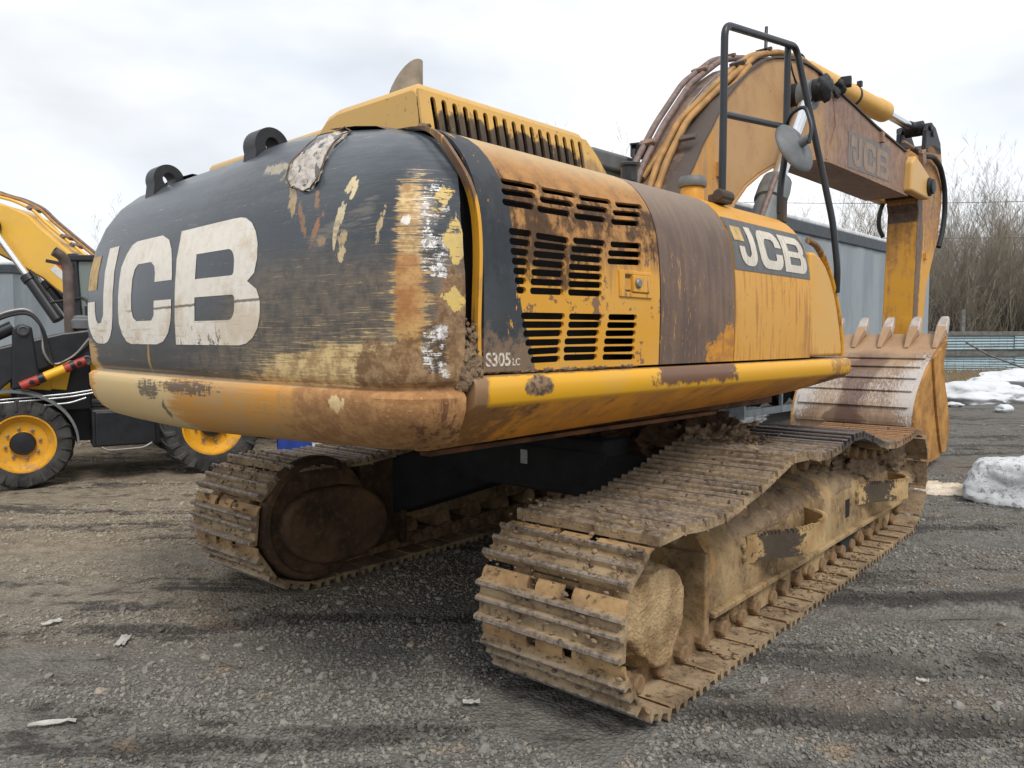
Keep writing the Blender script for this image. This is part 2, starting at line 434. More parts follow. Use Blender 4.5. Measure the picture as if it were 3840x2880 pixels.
def make_gravel():
    """loose stones lying on the yard: points on the ground, one small stone instanced on each"""
    rng = np.random.default_rng(3); pts = []; sc = []
    N = 240000
    # sector in front of the camera, density falls with distance
    v = 1.7 + (rng.random(N) ** 1.25) * 12.5
    u = (rng.random(N) * 2 - 1) * (v * .78 + .5)
    pr = rng.random(N); ss = rng.random(N)
    for a, b, q, w in zip(u, v, pr, ss):
        p = CAMP + RT * float(a) + FW * float(b)
        x, y = p.x, p.y
        if abs(y) < 2.5 and (.9 < abs(x) < 1.66): continue
        k = .55 + 1.7 * noise.noise(Vector((a * .45, b * 1.5, 9.1)))
        if a < -.6: k -= min(.55, (-a - .6) * .12)
        if q > k: continue
        pts.append((x, y, gh(x, y) + .002)); s = (.0040 + .0085 * w ** 3.0) * (1 + .02 * b)
        if w > .993: s *= 1.9
        sc.append(s)
    me = bpy.data.meshes.new('gravel'); me.from_pydata(pts, [], [])
    at_ = me.attributes.new('stone_size', 'FLOAT', 'POINT'); at_.data.foreach_set('value', sc)
    o = bpy.data.objects.new('gravel', me); COL.objects.link(o); tag(o, kind='stuff')
    m = M('gravel_stone'); rn = m.objinfo('Random'); f = m.noise(30, 3)
    rot = m.t.nodes.new('ShaderNodeMapping'); rot.inputs['Rotation'].default_value = (0, 0, -YAW); m.t.links.new(m.pos, rot.inputs[0])
    strk = m.noise(1.5, 7, .66, stretch=(.35, 1.9, 1), vec=rot.outputs[0], off=5); br = m.noise(3.2, 4, .6, off=9, vec=m.pos)
    c = m.mix(rn, lin(104, 103, 100), lin(150, 147, 140))
    c = m.mix((rn * 7.13 - 6.3).st(.2, .8) * .6, c, lin(166, 152, 130))
    c = m.mix((br + (rn - .5) * .1).st(.60, .68) * .6, c, lin(164, 140, 110))
    sp3 = m.t.nodes.new('ShaderNodeSeparateXYZ'); m.t.links.new(rot.outputs[0], sp3.inputs[0])
    c = m.mix((S(m, sp3.outputs[0]) * -1).st(-.4, 2.4) * (S(m, sp3.outputs[1]) - (CAMP.x * FW.x + CAMP.y * FW.y)).st(2.6, 6.2) * .5, c, lin(176, 160, 134))
    c = m.mix((strk + (rn - .5) * .06).st(.52, .61) * .75, c, lin(66, 63, 60))
    cu_, cv_ = S(m, sp3.outputs[0]) - (CAMP.x * RT.x + CAMP.y * RT.y), S(m, sp3.outputs[1]) - (CAMP.x * FW.x + CAMP.y * FW.y)
    for v0_, a_r, w_r in ((3.25, -.05, .10), (3.80, -.02, .08), (4.55, .03, .10)):
        q_ = ((cv_ - v0_ - cu_ * a_r + (br - .5) * .25).abs().st(w_r * 1.5, w_r * .4)) * cu_.st(.5, .9)
        c = m.mix(q_ * .6, c, lin(58, 56, 54))
    c = m.mix(f.st(.4, .7) * .4, c, lin(104, 98, 90))
    mat = m.out(c, .9, 0, f, .3, .003, spec=.3)
    g = bpy.data.node_groups.new('scatter_stones', 'GeometryNodeTree')
    g.interface.new_socket('Geometry', in_out='INPUT', socket_type='NodeSocketGeometry')
    g.interface.new_socket('Geometry', in_out='OUTPUT', socket_type='NodeSocketGeometry')
    N_ = lambda t: g.nodes.new(t)
    gi, go = N_('NodeGroupInput'), N_('NodeGroupOutput')
    ico = N_('GeometryNodeMeshIcoSphere'); ico.inputs['Radius'].default_value = 1; ico.inputs['Subdivisions'].default_value = 2
    sp = N_('GeometryNodeSetPosition'); nzn = N_('ShaderNodeTexNoise'); nzn.inputs['Scale'].default_value = 1.1
    nzn.inputs['Detail'].default_value = 1
    vm = N_('ShaderNodeVectorMath'); vm.operation = 'SUBTRACT'; vm.inputs[1].default_value = (.5, .5, .5)
    vs_ = N_('ShaderNodeVectorMath'); vs_.operation = 'SCALE'; vs_.inputs['Scale'].default_value = 1.3
    g.links.new(nzn.outputs['Color'], vm.inputs[0]); g.links.new(vm.outputs[0], vs_.inputs[0])
    g.links.new(ico.outputs['Mesh'], sp.inputs['Geometry']); g.links.new(vs_.outputs[0], sp.inputs['Offset'])
    sm = N_('GeometryNodeSetMaterial'); sm.inputs['Material'].default_value = mat; g.links.new(sp.outputs[0], sm.inputs['Geometry'])
    ip = N_('GeometryNodeInstanceOnPoints'); g.links.new(gi.outputs[0], ip.inputs['Points']); g.links.new(sm.outputs[0], ip.inputs['Instance'])
    rv = N_('FunctionNodeRandomValue'); rv.data_type = 'FLOAT_VECTOR'; rv.inputs[0].default_value = (-.5, -.5, 0); rv.inputs[1].default_value = (.5, .5, 6.28)
    rs = N_('FunctionNodeRandomValue'); rs.data_type = 'FLOAT_VECTOR'; rs.inputs[0].default_value = (.8, .65, .4); rs.inputs[1].default_value = (1.35, 1.1, .85)
    na = N_('GeometryNodeInputNamedAttribute'); na.data_type = 'FLOAT'; na.inputs['Name'].default_value = 'stone_size'
    vs2 = N_('ShaderNodeVectorMath'); vs2.operation = 'SCALE'
    g.links.new(rs.outputs[0], vs2.inputs[0]); g.links.new(na.outputs[0], vs2.inputs['Scale'])
    g.links.new(rv.outputs[0], ip.inputs['Rotation']); g.links.new(vs2.outputs[0], ip.inputs['Scale'])
    g.links.new(ip.outputs[0], go.inputs[0])
    md = o.modifiers.new('scatter', 'NODES'); md.node_group = g
    return o
make_gravel()

# ------------------------------------------------------------------ the excavator: undercarriage
EX = tag(empty('excavator'), 'large worn tracked excavator with black and yellow counterweight and mud caked tracks, filling the centre', 'excavator')
MUDM = mud_mat('dry_mud'); MUDF = mud_mat('frame_mud', lin(164, 138, 102), lin(108, 88, 64), 4.2, .7, .02)
DARKM = simple('black_frame_paint', (.016, .015, .014, 1), .9, 0, .4)
STEEL = simple('worn_steel', (.30, .28, .26, 1), .42, .6)
CHROME = simple('chrome_rod', (.75, .76, .78, 1), .12, 1, .05, bump=.02)
RUBBER = simple('black_rubber', (.022, .022, .024, 1), .7, 0, .4, 14)
BLACKP = simple('black_satin_paint', (.020, .023, .028, 1), .38, 0, .3, 6, .1)
GREYP = simple('grey_plastic', (.16, .17, .175, 1), .55, 0, .25)

def shoe_material():
    m = M('track_shoe_steel')
    n = m.noise(5, 7, .65, vec=m.pos); f = m.noise(34, 5, .7, vec=m.pos); g = m.noise(17, 4, .6, vec=m.pos, off=4)
    c = m.mix(n.st(.32, .66), lin(166, 144, 112), lin(122, 102, 78))
    c = m.mix((f + (n - .5) * .4).st(.50, .70) * .8, c, lin(78, 63, 50)); c = m.mix(f.st(.40, .25) * .45, c, lin(196, 172, 136))
    c = m.mix((m.y.st(.072, .080)) * (m.z - m.y * -.4).st(.018, .03) * .75, c, m.mix(n.st(.35, .65), lin(184, 148, 100), lin(146, 114, 78)))                     # rubbed overlap lip
    worn = (m.z + (g - .5) * .014).st(.026, .034)
    c = m.mix(worn * .85, c, m.mix(f.st(.4, .6), lin(158, 148, 138), lin(108, 98, 90)))
    oil = (m.wy + (n - .5) * .9).st(-.15, .35) * m.wz.st(.78, .86) * m.wx.st(.3, .6)
    oil = oil * (1 - (m.wy).st(1.3, 1.7) * .9)
    c = m.mix(oil * .9, c, m.mix(worn, lin(34, 29, 28), lin(120, 112, 112)))
    rs = (m.wy + (n - .5) * .5).st(1.35, 1.7) * m.wz.st(.7, .8) * m.wx.st(.3, .6)
    c = m.mix(rs * .7, c, m.mix(worn, lin(112, 84, 60), lin(176, 122, 66)))
    pit = g.st(.63, .67) * .85
    c = m.mix(pit, c, lin(52, 40, 30))
    return m.out(c, .88 - worn * .3 - oil * .4, worn * .35, f * .8 + n * .6 - pit * .4, .6, .012)
SHOE = shoe_material()
def shoe_mesh():
    b = MB(); w = .375
    prof = [(-.106, -.016), (-.108, .026), (-.102, .036), (-.088, .037), (-.080, .028), (-.073, .003), (-.062, 0), (-.036, 0), (-.028, .004), (-.022, .028), (-.015, .034), (-.005, .034), (.001, .028),
            (.007, .004), (.016, 0), (.034, 0), (.042, .005), (.047, .029), (.053, .037), (.064, .036), (.070, .024), (.075, .002), (.078, -.004), (.078, -.018)]
    b.prism(prof, -w, w)
    lip = [(.076, .000), (.096, -.003), (.112, -.010), (.122, -.018), (.128, -.027), (.120, -.027), (.108, -.019), (.076, -.017)]
    for a, c in ((-w + .004, -.118), (-.070, .070), (.118, w - .004)): b.prism(lip, a, c)
    for x in (-.10, .10):
        for y in (-.044, .036): b.lathe([(.013, -.001), (.013, .010), (.008, .014), (0, .014)], (x + .045 * (1 if x > 0 else -1), y, 0), (0, 0, 1), 6)
    return b
def link_mesh():
    b = MB()
    for x in (-.15, .15):
        b.prism([(-.10, -.018), (.075, -.018), (.11, -.04), (.12, -.08), (.10, -.112), (.02, -.105), (-.02, -.118), (-.09, -.112), (-.12, -.085), (-.115, -.05)], x - .022, x + .022)
        b.lathe([(.036, -.04), (.044, -.03), (.044, .03), (.036, .04)], (x + (.03 if x > 0 else -.03), -.095, -.070), (1, 0, 0), 10)
    b.lathe([(.022, -.17), (.022, .17)], (0, -.095, -.075), (1, 0, 0), 8)
    return b
TOP = [(-2.24, .77), (-2.126, .822), (-1.95, .832), (-1.69, .80), (-1.49, .795), (-1.31, .824), (-1.10, .855), (-.88, .907), (-.70, .956), (-.50, .99), (-.28, .935), (-.06, .921), (.17, .935),
       (.345, .965), (.54, 1.005), (.79, .955), (1.13, .86), (1.39, .824), (1.83, .834), (2.12, .868), (2.25, .858)]
PIN = .128                                   # depth of the pin line under the grouser tips
def track_path(top=TOP):
    P = [(2.10 - 4.02 * i / 40, -.012 + PIN) for i in range(41)]
    P += [(-1.95 + (.447 - PIN) * math.cos(R(a)), .435 + (.447 - PIN) * math.sin(R(a))) for a in range(-92, -236, -6)]
    P += [(y, z - PIN) for y, z in top[2:-1]]
    P += [(2.13 + (.452 - PIN) * math.cos(R(a)), .44 + (.452 - PIN) * math.sin(R(a))) for a in range(72, -92, -6)]
    v = [Vector(p) for p in P]; v.append(v[0])
    return v
def resample(v, n):
    L = [0]
    for a, b in zip(v, v[1:]): L.append(L[-1] + (b - a).length)
    out = []; k = 0
    for i in range(n):
        t = L[-1] * i / n
        while L[k + 1] < t: k += 1
        out.append(v[k].lerp(v[k + 1], (t - L[k]) / max(1e-9, L[k + 1] - L[k])))
    return out
shoe0 = shoe_mesh().build('track_shoe', SHOE, smooth=30); link0 = link_mesh().build('track_link', simple('muddy_link_steel', lin(140, 112, 80), .88, 0, .45, 14, .6), smooth=30)
first = [True]
def make_track(xc, label, top, ph):
    T = empty('track', (xc, 0, 0), parent=EX); T['label'] = label
    pts = resample(track_path(top), 48); n = len(pts)
    rnd = random.Random(int(xc * 10))
    for i in range(n):
        a, b = pts[i], pts[(i + 1) % n]; t = (b - a).normalized(); nn = Vector((-t.y, t.x)); c = (a + b) / 2 + nn * (PIN - .038)
        t2 = (t + nn * rnd.uniform(-.02, .02)).normalized(); n2 = Vector((-t2.y, t2.x))
        mx = Matrix(((1, 0, 0, rnd.uniform(-.006, .006)), (0, t2.x, n2.x, c.x), (0, t2.y, n2.y, c.y), (0, 0, 0, 1)))
        for src in (shoe0, link0):
            if first[0] and i == 0: o = src
            else: o = src.copy(); COL.objects.link(o)
            o.parent = T; o.matrix_local = mx
    first[0] = False
    return T
XT = 1.275
TR = make_track(XT, 'right track, slack and sagging, with dark oily shoes towards the front', TOP, 0)
TOPL = [(y, z - .02 if abs(y) < 1.2 else z) for y, z in TOP]
TL = make_track(-1.30, 'left track seen from its inner side under the machine', TOPL, 0)

def noisy(mb, amp, fr, seed=0, cond=None):
    out = []
    for p in mb.v:
        q = Vector(p)
        if cond is None or cond(q):
            k = noise.noise(q * fr + Vector((seed, 0, 0))) + .5 * noise.noise(q * fr * 2.6 + Vector((0, seed, 0)))
            q = q + Vector((.35 * amp * k, .5 * amp * noise.noise(q * fr + Vector((9, 3, seed))), amp * k))
        out.append(tuple(q))
    mb.v = out; return mb

def frame_material():
    m = M('muddy_frame_paint'); n = m.noise(3.2, 7, .62); f = m.noise(22, 6, .7); st = m.noise(5, 5, .6, stretch=(1, 1.6, .5))
    c = m.mix(n.st(.35, .65), lin(170, 146, 108), lin(126, 104, 76))
    c = m.mix((st + (f - .5) * .3).st(.56, .68) * .7, c, lin(164, 126, 76))
    c = m.mix((f + (n - .5) * .5).st(.52, .70) * .75, c, lin(88, 70, 52)); c = m.mix((st * .6 + f * .4).st(.44, .34) * .55, c, lin(196, 172, 132))
    return m.out(c, .9, 0, n * .6 + f * .8, .7, .016, spec=.2)
FRM = frame_material()
def step_mat():
    m = M('step_paint'); n = m.noise(4, 6, .65); f = m.noise(22, 6, .7)
    c = m.mix(n.st(.35, .65), lin(188, 160, 112), lin(146, 116, 76))
    k = (((m.y + .60).abs() + (f - .5) * .5).st(.20, .08)).max(((m.y - 1.36).abs() + (f - .5) * .5).st(.20, .08))
    c = m.mix((k + (n - .5) * .9).st(.45, .8) * .9, c, lin(46, 43, 40)); c = m.mix(f.st(.58, .7) * .6, c, lin(96, 76, 54))
    return m.out(c, .85, 0, f, .4, .01)
BLKMUD = step_mat()
def track_frame(xc, sgn, par):
    """sgn +1: outer side towards +x"""
    X = lambda d: xc + sgn * d
    # box section swept along y : section points (offset from centre, z)
    rows = []
    for i in range(41):
        y = -1.29 + i * .0905
        t = i / 40
        zt = .535 + (.02 * math.sin(y * 2.1)); 
        sec = [(-.13, .22), (.20, .205), (.21, .23), (.207, .32), (.203, zt - .06), (.188, zt), (.11, .63), (.0, .69), (-.12, .70)]
        rows.append([(X(a), y, z) for a, z in sec])
    b = MB(); b.rows(rows, closed=True); k = len(rows[0])
    b.f += [tuple(range(k)), tuple(range(len(b.v) - k, len(b.v)))]
    fr = b.build('track_frame', FRM, EX, smooth=40)
    # rear end plate thickness
    e = MB(); e.prism([(-1.335, .105), (-1.285, .105), (-1.285, .53), (-1.335, .53)], X(-.15), X(.213)); e.build('end_plate', FRM, fr, bevel=.008)
    # bottom flange
    e = MB(); e.box((X(.215), .52, .215), (.05, 3.6, .03)); e.build('frame_flange', FRM, fr, bevel=.006)
    # mud heaped on the sloping top
    rows = []
    for i in range(156):
        y = -1.20 + i * .026
        h = .05 + .03 * noise.noise(Vector((y * 1.7, 1, xc))) + .10 * max(0, (y - .9)) * .55
        row = []
        for j in range(16):
            t = j / 15; a = .205 - t * .33
            z = .51 + .19 * t ** .7 + h * math.sin(math.pi * min(1, t * 1.1 + .05)) 
            q = Vector((a * 9, y * 5, xc))
            z += .028 * noise.noise(q) + .022 * noise.noise(q * 2.3) + .014 * noise.noise(q * 5.1)
            a += .012 * noise.noise(q * 2 + Vector((5, 0, 0)))
            k_ = min(1, max(0, (y + 1.18) / .35)); a0 = .198 - t * .31; z0 = .475 + .22 * t ** .7
            a = a0 + (a - a0) * k_ - .012 * (j == 0); z = z0 - .02 + (z - z0 + .02) * k_
            row.append((X(a), y, min(z, .80)))
        row.append((X(-.14), y, .45)); row.insert(0, (X(.17), y, .44))
        rows.append(row)
    b = MB(); b.rows(rows); o = b.build('mud_heap', MUDM, fr, smooth=70)
    # bottom rollers with their collars, and carrier rollers
    for i in range(9):
        y = -.92 + i * .36
        b = MB(); b.lathe([(.03, -.15), (.085, -.15), (.09, -.13), (.09, -.09), (.07, -.08), (.07, .08), (.09, .09), (.09, .13), (.085, .15), (.04, .155), (.035, .165), (0, .165)], (xc, y, .165), (1 * sgn, 0, 0), 18)
        b.lathe([(.06, .14), (.062, .180), (.052, .196), (0, .20)], (xc, y, .125), (sgn, 0, 0), 12)
        b.build('bottom_roller', MUDF, EX, smooth=35)
    for y in (-.45, .58):
        b = MB(); b.lathe([(.02, -.1), (.075, -.1), (.08, -.08), (.06, -.06), (.06, .06), (.08, .08), (.075, .17), (.03, .18), (0, .18)], (xc, y, .80), (sgn, 0, 0), 18)
        b.build('carrier_roller', MUDF, EX, smooth=35)
    # chain guides (plates hanging beside the rollers)
    for y, mt in ((-.55, FRM), (.30, FRM), (.95, DARKM), (1.9, FRM)):
        b = MB(); b.prism([(y - .17, .21), (y + .17, .21), (y + .15, .10), (y + .10, .06), (y - .10, .06), (y - .15, .10)], X(.165), X(.20))
        b.build('chain_guide', mt, EX, bevel=.006)
    # idler at the front with its yoke
    b = MB(); b.lathe([(.12, -.09), (.16, -.10), (.33, -.08), (.35, -.06), (.35, -.03), (.315, -.02), (.315, .02), (.35, .03), (.35, .06), (.33, .08), (.16, .10), (.12, .12), (0, .12)], (xc, 2.10, .43), (sgn, 0, 0), 30)
    b.build('idler_wheel', FRM, EX, smooth=35)
    b = MB(); b.prism([(1.75, .25), (2.25, .33), (2.30, .43), (2.25, .52), (1.75, .56)], X(.10), X(.155)); b.build('idler_yoke', FRM, EX, bevel=.012)
    # sprocket and final drive at the rear
    b = MB(); b.lathe([(.1, -.05), (.30, -.05), (.31, -.03), (.31, .03), (.30, .05), (.1, .05)], (xc, -1.90, .43), (sgn, 0, 0), 30)
    for i in range(21):
        a = 2 * math.pi * i / 21
        b.box((xc, -1.90 + .325 * math.cos(a), .43 + .325 * math.sin(a)), (.06, .05, .045), rx=a)
    b.build('sprocket', simple('sprocket_mud', MUDD, .9, 0, .5, 12, .5), EX, smooth=30)
    return fr
FR_R = track_frame(XT, 1, EX); FR_L = track_frame(-1.30, -1, EX)
# mud covered hub of the right final drive
b = MB(); b.lump((1.36, -1.82, .365), (.27, .275, .245), 2, .13, 5, 1.3); b.v = [(min(p[0], 1.515 + (p[2] - .36) * -.05 + .018 * noise.noise(Vector(p) * 7) + .006 * noise.noise(Vector(p) * 20)), p[1], p[2]) for p in b.v]
b.build('hub_mud', mud_mat('hub_mud_dry', lin(188, 162, 122), lin(146, 118, 84), 5, .9, .025), EX, smooth=80)
# loose mud between the hub and the frame
b = MB()
for i in range(24):
    r = random.uniform(.008, .022); b.lump((random.uniform(1.15, 1.42), random.uniform(-1.5, -1.1), random.uniform(.05, .17)), (r * 1.4, r * 1.6, r), i, .4, 2)
tag(b.build('mud_clod', MUDM, EX, smooth=70), kind='stuff')
# crumbs of soil on the inner faces of the lower shoes and on the top run
b = MB(); rnd = random.Random(11)
for i in range(200):
    y = rnd.choice((rnd.uniform(-1.6, 2.0), rnd.uniform(-.2, .9))); r = .003 + .010 * rnd.random() ** 2
    b.lump((rnd.uniform(1.44, 1.63), y, .048), (r * 1.5, r * 1.5, r * .7), i, .4, 1)
for i in range(320):
    y = rnd.uniform(-1.9, 1.2); z = np.interp(y, [p[0] for p in TOP], [p[1] for p in TOP]) - .035
    r = .008 + .022 * rnd.random() ** 2; b.lump((1.275 + rnd.uniform(-.36, .30), y, z), (r * 1.6, r * 1.6, r * .8), i, .4, 1)
for i in range(9):
    r = rnd.uniform(.05, .09); b.lump((rnd.uniform(.84, 1.0), -.25 + .09 * i, .915 + rnd.uniform(-.01, .03)), (r * 1.5, r * 1.5, r), i, .75, 4, 3.0)
for i in range(260):
    r = .005 + .014 * rnd.random() ** 2; b.lump((rnd.uniform(.86, 1.25), rnd.uniform(-.35, .6), .93 + rnd.uniform(-.02, .02)), (r * 1.5, r * 1.5, r), i, .6, 1, 2.2)
for xc_ in (1.275, -1.30):
    for i in range(420):
        a = R(rnd.uniform(95, 268)); rr = .447 - .036 + .008 * rnd.random(); r = .003 + .006 * rnd.random() ** 2
        if rnd.random() < .45: r *= .6
        b.lump((xc_ + rnd.uniform(-.36, .36), -1.95 + rr * math.cos(a), .435 + rr * math.sin(a)), (r * 2.2, r * 1.3, r * 1.3), i, .6, 1, 2)
tag(b.build('soil_crumb', MUDM, EX, smooth=70), kind='stuff')
# mud over the idler yoke, the two steps
b = MB(); b.lump((1.36, 2.12, .60), (.15, .48, .17), 8, .35, 5, 2); b.lump((1.45, 2.32, .40), (.11, .30, .06), 5, .35, 4, 2); b.lump((1.32, 1.5, .62), (.15, .55, .17), 15, .35, 5, 2); b.lump((1.44, 2.22, .52), (.06, .3, .05), 25, .4, 4, 2.5)
b.build('mud_heap', MUDM, EX, smooth=80)
def step(y0, y1, z, tilt):
    path = fillet([(1.478, y0 - .14, z), (1.53, y0 + .02, z), (1.66, y0 + .22, z), (1.69, y1 - .14, z + tilt), (1.63, y1 + .0, z + tilt), (1.478, y1 + .10, z + tilt)], .12, 6)
    b = MB()
    rows = []
    for p in path: 
        n = Vector((p.x - 1.42, 0, 0)); rows.append([(p.x, p.y, p.z - .075), (p.x, p.y, p.z + .075), (p.x - .014, p.y + .004, p.z + .075), (p.x - .014, p.y + .004, p.z - .075)])
    b.rows(rows, closed=True); k = 4; b.f += [(0, 1, 2, 3), tuple(range(len(b.v) - 4, len(b.v)))]
    # serrated tread along the top edge
    for i, p in enumerate(path[1:-1]):
        b.box((p.x - .006, p.y, p.z + .078), (.022, .018, .016))
    o = b.build('step', BLKMUD, EX, smooth=40)
    c = MB()
    for dz in (-.03, .03): c.lathe([(.022, 0), (.022, .012), (.014, .02), (0, .02)], (1.480, y0 - .20, z + dz), (1, 0, 0), 6)
    c.build('bolt', FRM, o)
    return o
step(-.68, -.04, .445, .015); step(1.30, 1.88, .44, -.01)
b = MB(); b.box((1.480, .90, .385), (.008, .09, .13)); b.build('frame_opening', simple('dark_opening', (.006, .006, .006, 1), .9), EX, bevel=.003)
# left track: inner face of the final drive housing
LM = mud_mat('shaded_housing_mud', lin(110, 84, 60), lin(58, 46, 36), 2.5, .4, .012)  # mud colour darkened to carry the shade under the machine
b = MB(); b.lathe([(.40, 0), (.40, .05), (.385, .075), (.355, .085), (.345, .06), (.05, .06)], (-.99, -1.90, .45), (1, 0, 0), 40)
b.build('drive_guard', LM, EX, smooth=35)
ov = [(-1.83 + .36 * math.cos(R(a)) + (.10 if math.cos(R(a)) > 0 else 0), .40 + .245 * math.sin(R(a)) - (.10 * math.cos(R(a)) * .35)) for a in range(0, 360, 10)]
b = MB(); b.prism(ov, -.95, -.84); b.build('motor_cover', LM, EX, smooth=30, bevel=.03, seg=3)
b = MB(); b.prism([(-1.5, .12), (-1.14, .16), (-1.14, .82), (-1.5, .78)], -1.12, -.99); b.box((-.965, -1.15, .47), (.06, .05, .68)); b.build('side_plate', LM, EX, bevel=.01)
# car body: X frame, ring
b = MB()
b.prism([(-.95, .62), (.95, .62), (.95, .98), (-.95, .98)], -.62, .62)
for sy in (-1, 1):
    for sx in (-1, 1):
        b.add([(sx * .35, sy * .55 - .22, .60), (sx * .35, sy * .55 + .22, .60), (sx * .35, sy * .55 + .22, .97), (sx * .35, sy * .55 - .22, .97),
               (sx * 1.16, sy * 1.05 - .28, .28), (sx * 1.16, sy * 1.05 + .28, .28), (sx * 1.16, sy * 1.05 + .28, .70), (sx * 1.16, sy * 1.05 - .28, .70)],
              [(0, 1, 2, 3), (4, 5, 6, 7), (0, 1, 5, 4), (1, 2, 6, 5), (2, 3, 7, 6), (3, 0, 4, 7)])
b.build('car_body', DARKM, EX, bevel=.02)
b = MB(); b.box((0, -.965, .80), (1.3, .02, .22)); b.lathe([(.68, .96), (.70, .97), (.70, 1.10), (.66, 1.14)], (0, 0, 0), (0, 0, 1), 48); b.build('slewing_ring', DARKM, EX, smooth=35)
b = MB()
for c, r in (((.55, -.35, .98), (.25, .35, .17)), ((.66, -.05, .99), (.22, .30, .20)), ((.50, .30, 1.0), (.26, .30, .14)), ((.70, .35, .93), (.18, .3, .12)), ((.35, -.65, .97), (.2, .2, .1))): b.lump(c, r, c[0] * 9, .42, 5, 2.2)
b.build('mud_heap', mud_mat('packed_mud', lin(104, 78, 54), lin(62, 46, 34), 9, 1.0, .03), EX, smooth=80)
b = MB(); b.box((.03, -.979, .835), (.055, .004, .09)); b.build('white_sticker', simple('sticker_white', (.42, .42, .40, 1), .6, 0, .3, 40), EX)

# ------------------------------------------------------------------ upper structure (turned 2.5 degrees on the ring)
PHI = R(-2.5)
def up(mb, name, mat, parent=None, **k):
    return mb.build(name, mat, parent or EX, rz=PHI if parent is None else None, **k)
UPM = Matrix.Rotation(PHI, 4, 'Z')

# counterweight: plan outline swept by a vertical profile
def plan(d):
    a = 1.5 - d; y0 = -3.15 + d; rx = max(.12, .235 - .15 * d); ry = max(.10, .22 - .15 * d); ye = -2.865
    yr = lambda x: y0 + .030 * x * x
    xc = a - rx; yc = yr(xc) + ry
    pts = []
    if d > .2: ye = max(ye, yc + .02)
    for i in range(3): pts.append((a, -2.86 + (yc - (-2.86)) * i / 3 if yc < -2.86 else yc + .001 * (3 - i)))
    for i in range(15):
        w = R(90 * i / 14); pts.append((xc + rx * math.cos(w), yc - ry * math.sin(w) + .045 * ((xc + rx * math.cos(w)) ** 2 - xc ** 2) * 0))
    for i in range(1, 60):
        x = xc - 2 * xc * i / 60; pts.append((x, yr(x)))
    return pts + [(-x, y) for x, y in pts[:18]][::-1]
CWP = [(.80, 2.40), (.60, 2.405), (.45, 2.40), (.33, 2.375), (.23, 2.33), (.15, 2.26), (.085, 2.17), (.04, 2.07), (.012, 1.95), (.0, 1.82), (-.004, 1.68), (.0, 1.55), (.006, 1.47), (.012, 1.452)]
CWB = [(.03, 1.436), (.028, 1.424), (.006, 1.416), (-.006, 1.40), (-.004, 1.34), (.012, 1.28), (.045, 1.225), (.10, 1.18), (.18, 1.150), (.32, 1.135), (.75, 1.13)]
def cw_lift(x, z):
    if z < 1.40:
        k = min(1, max(0, (x + .35) / 1.75)); return .055 * k * min(1, (1.40 - z) / .20)
    t = min(1, max(0, (z - 1.88) / .45)); return t * t * (3 - 2 * t) * float(np.interp(x, (-1.5, 0, .42, .72, 1.1, 1.35, 1.5), (.06, .065, .085, .062, .012, -.022, -.028)))
def dense(P, n):
    out = []
    for (a0, z0), (a1, z1) in zip(P, P[1:]):
        for i in range(n): out.append((a0 + (a1 - a0) * i / n, z0 + (z1 - z0) * i / n))
    return out + [P[-1]]
PL0 = plan(0); _L = [0]
for a_, b_ in zip(PL0, PL0[1:]): _L.append(_L[-1] + math.dist(a_, b_))
MIDL = _L[len(PL0) // 2]
def cw_point(s, z, off=0):
    """s metres along the rear face (0 = centre, + to the right), height z"""
    P = CWP if z > 1.45 else CWB
    zs = [p[1] for p in P][::-1]; ds = [p[0] for p in P][::-1]
    if z > 2.39: z = 2.39
    d = float(np.interp(z, zs, ds)); pl = plan(d)
    t = MIDL - s
    k = min(len(_L) - 2, max(0, int(np.searchsorted(_L, t)) - 1)); f = (t - _L[k]) / (_L[k + 1] - _L[k])
    p = Vector(pl[k]).lerp(Vector(pl[k + 1]), f); tg = (Vector(pl[k + 1]) - Vector(pl[k])).normalized()
    nx, ny = -tg.y, tg.x                       # outward: outline runs right to left behind the machine
    if nx * p.x + ny * (p.y + 1) < 0: nx, ny = -nx, -ny
    z2 = float(np.interp(z - .01, zs, ds)); sl = (d - z2) / .01
    n = Vector((nx, ny, sl)).normalized()
    return Vector((p.x, p.y, z + cw_lift(p.x, z))) + n * off

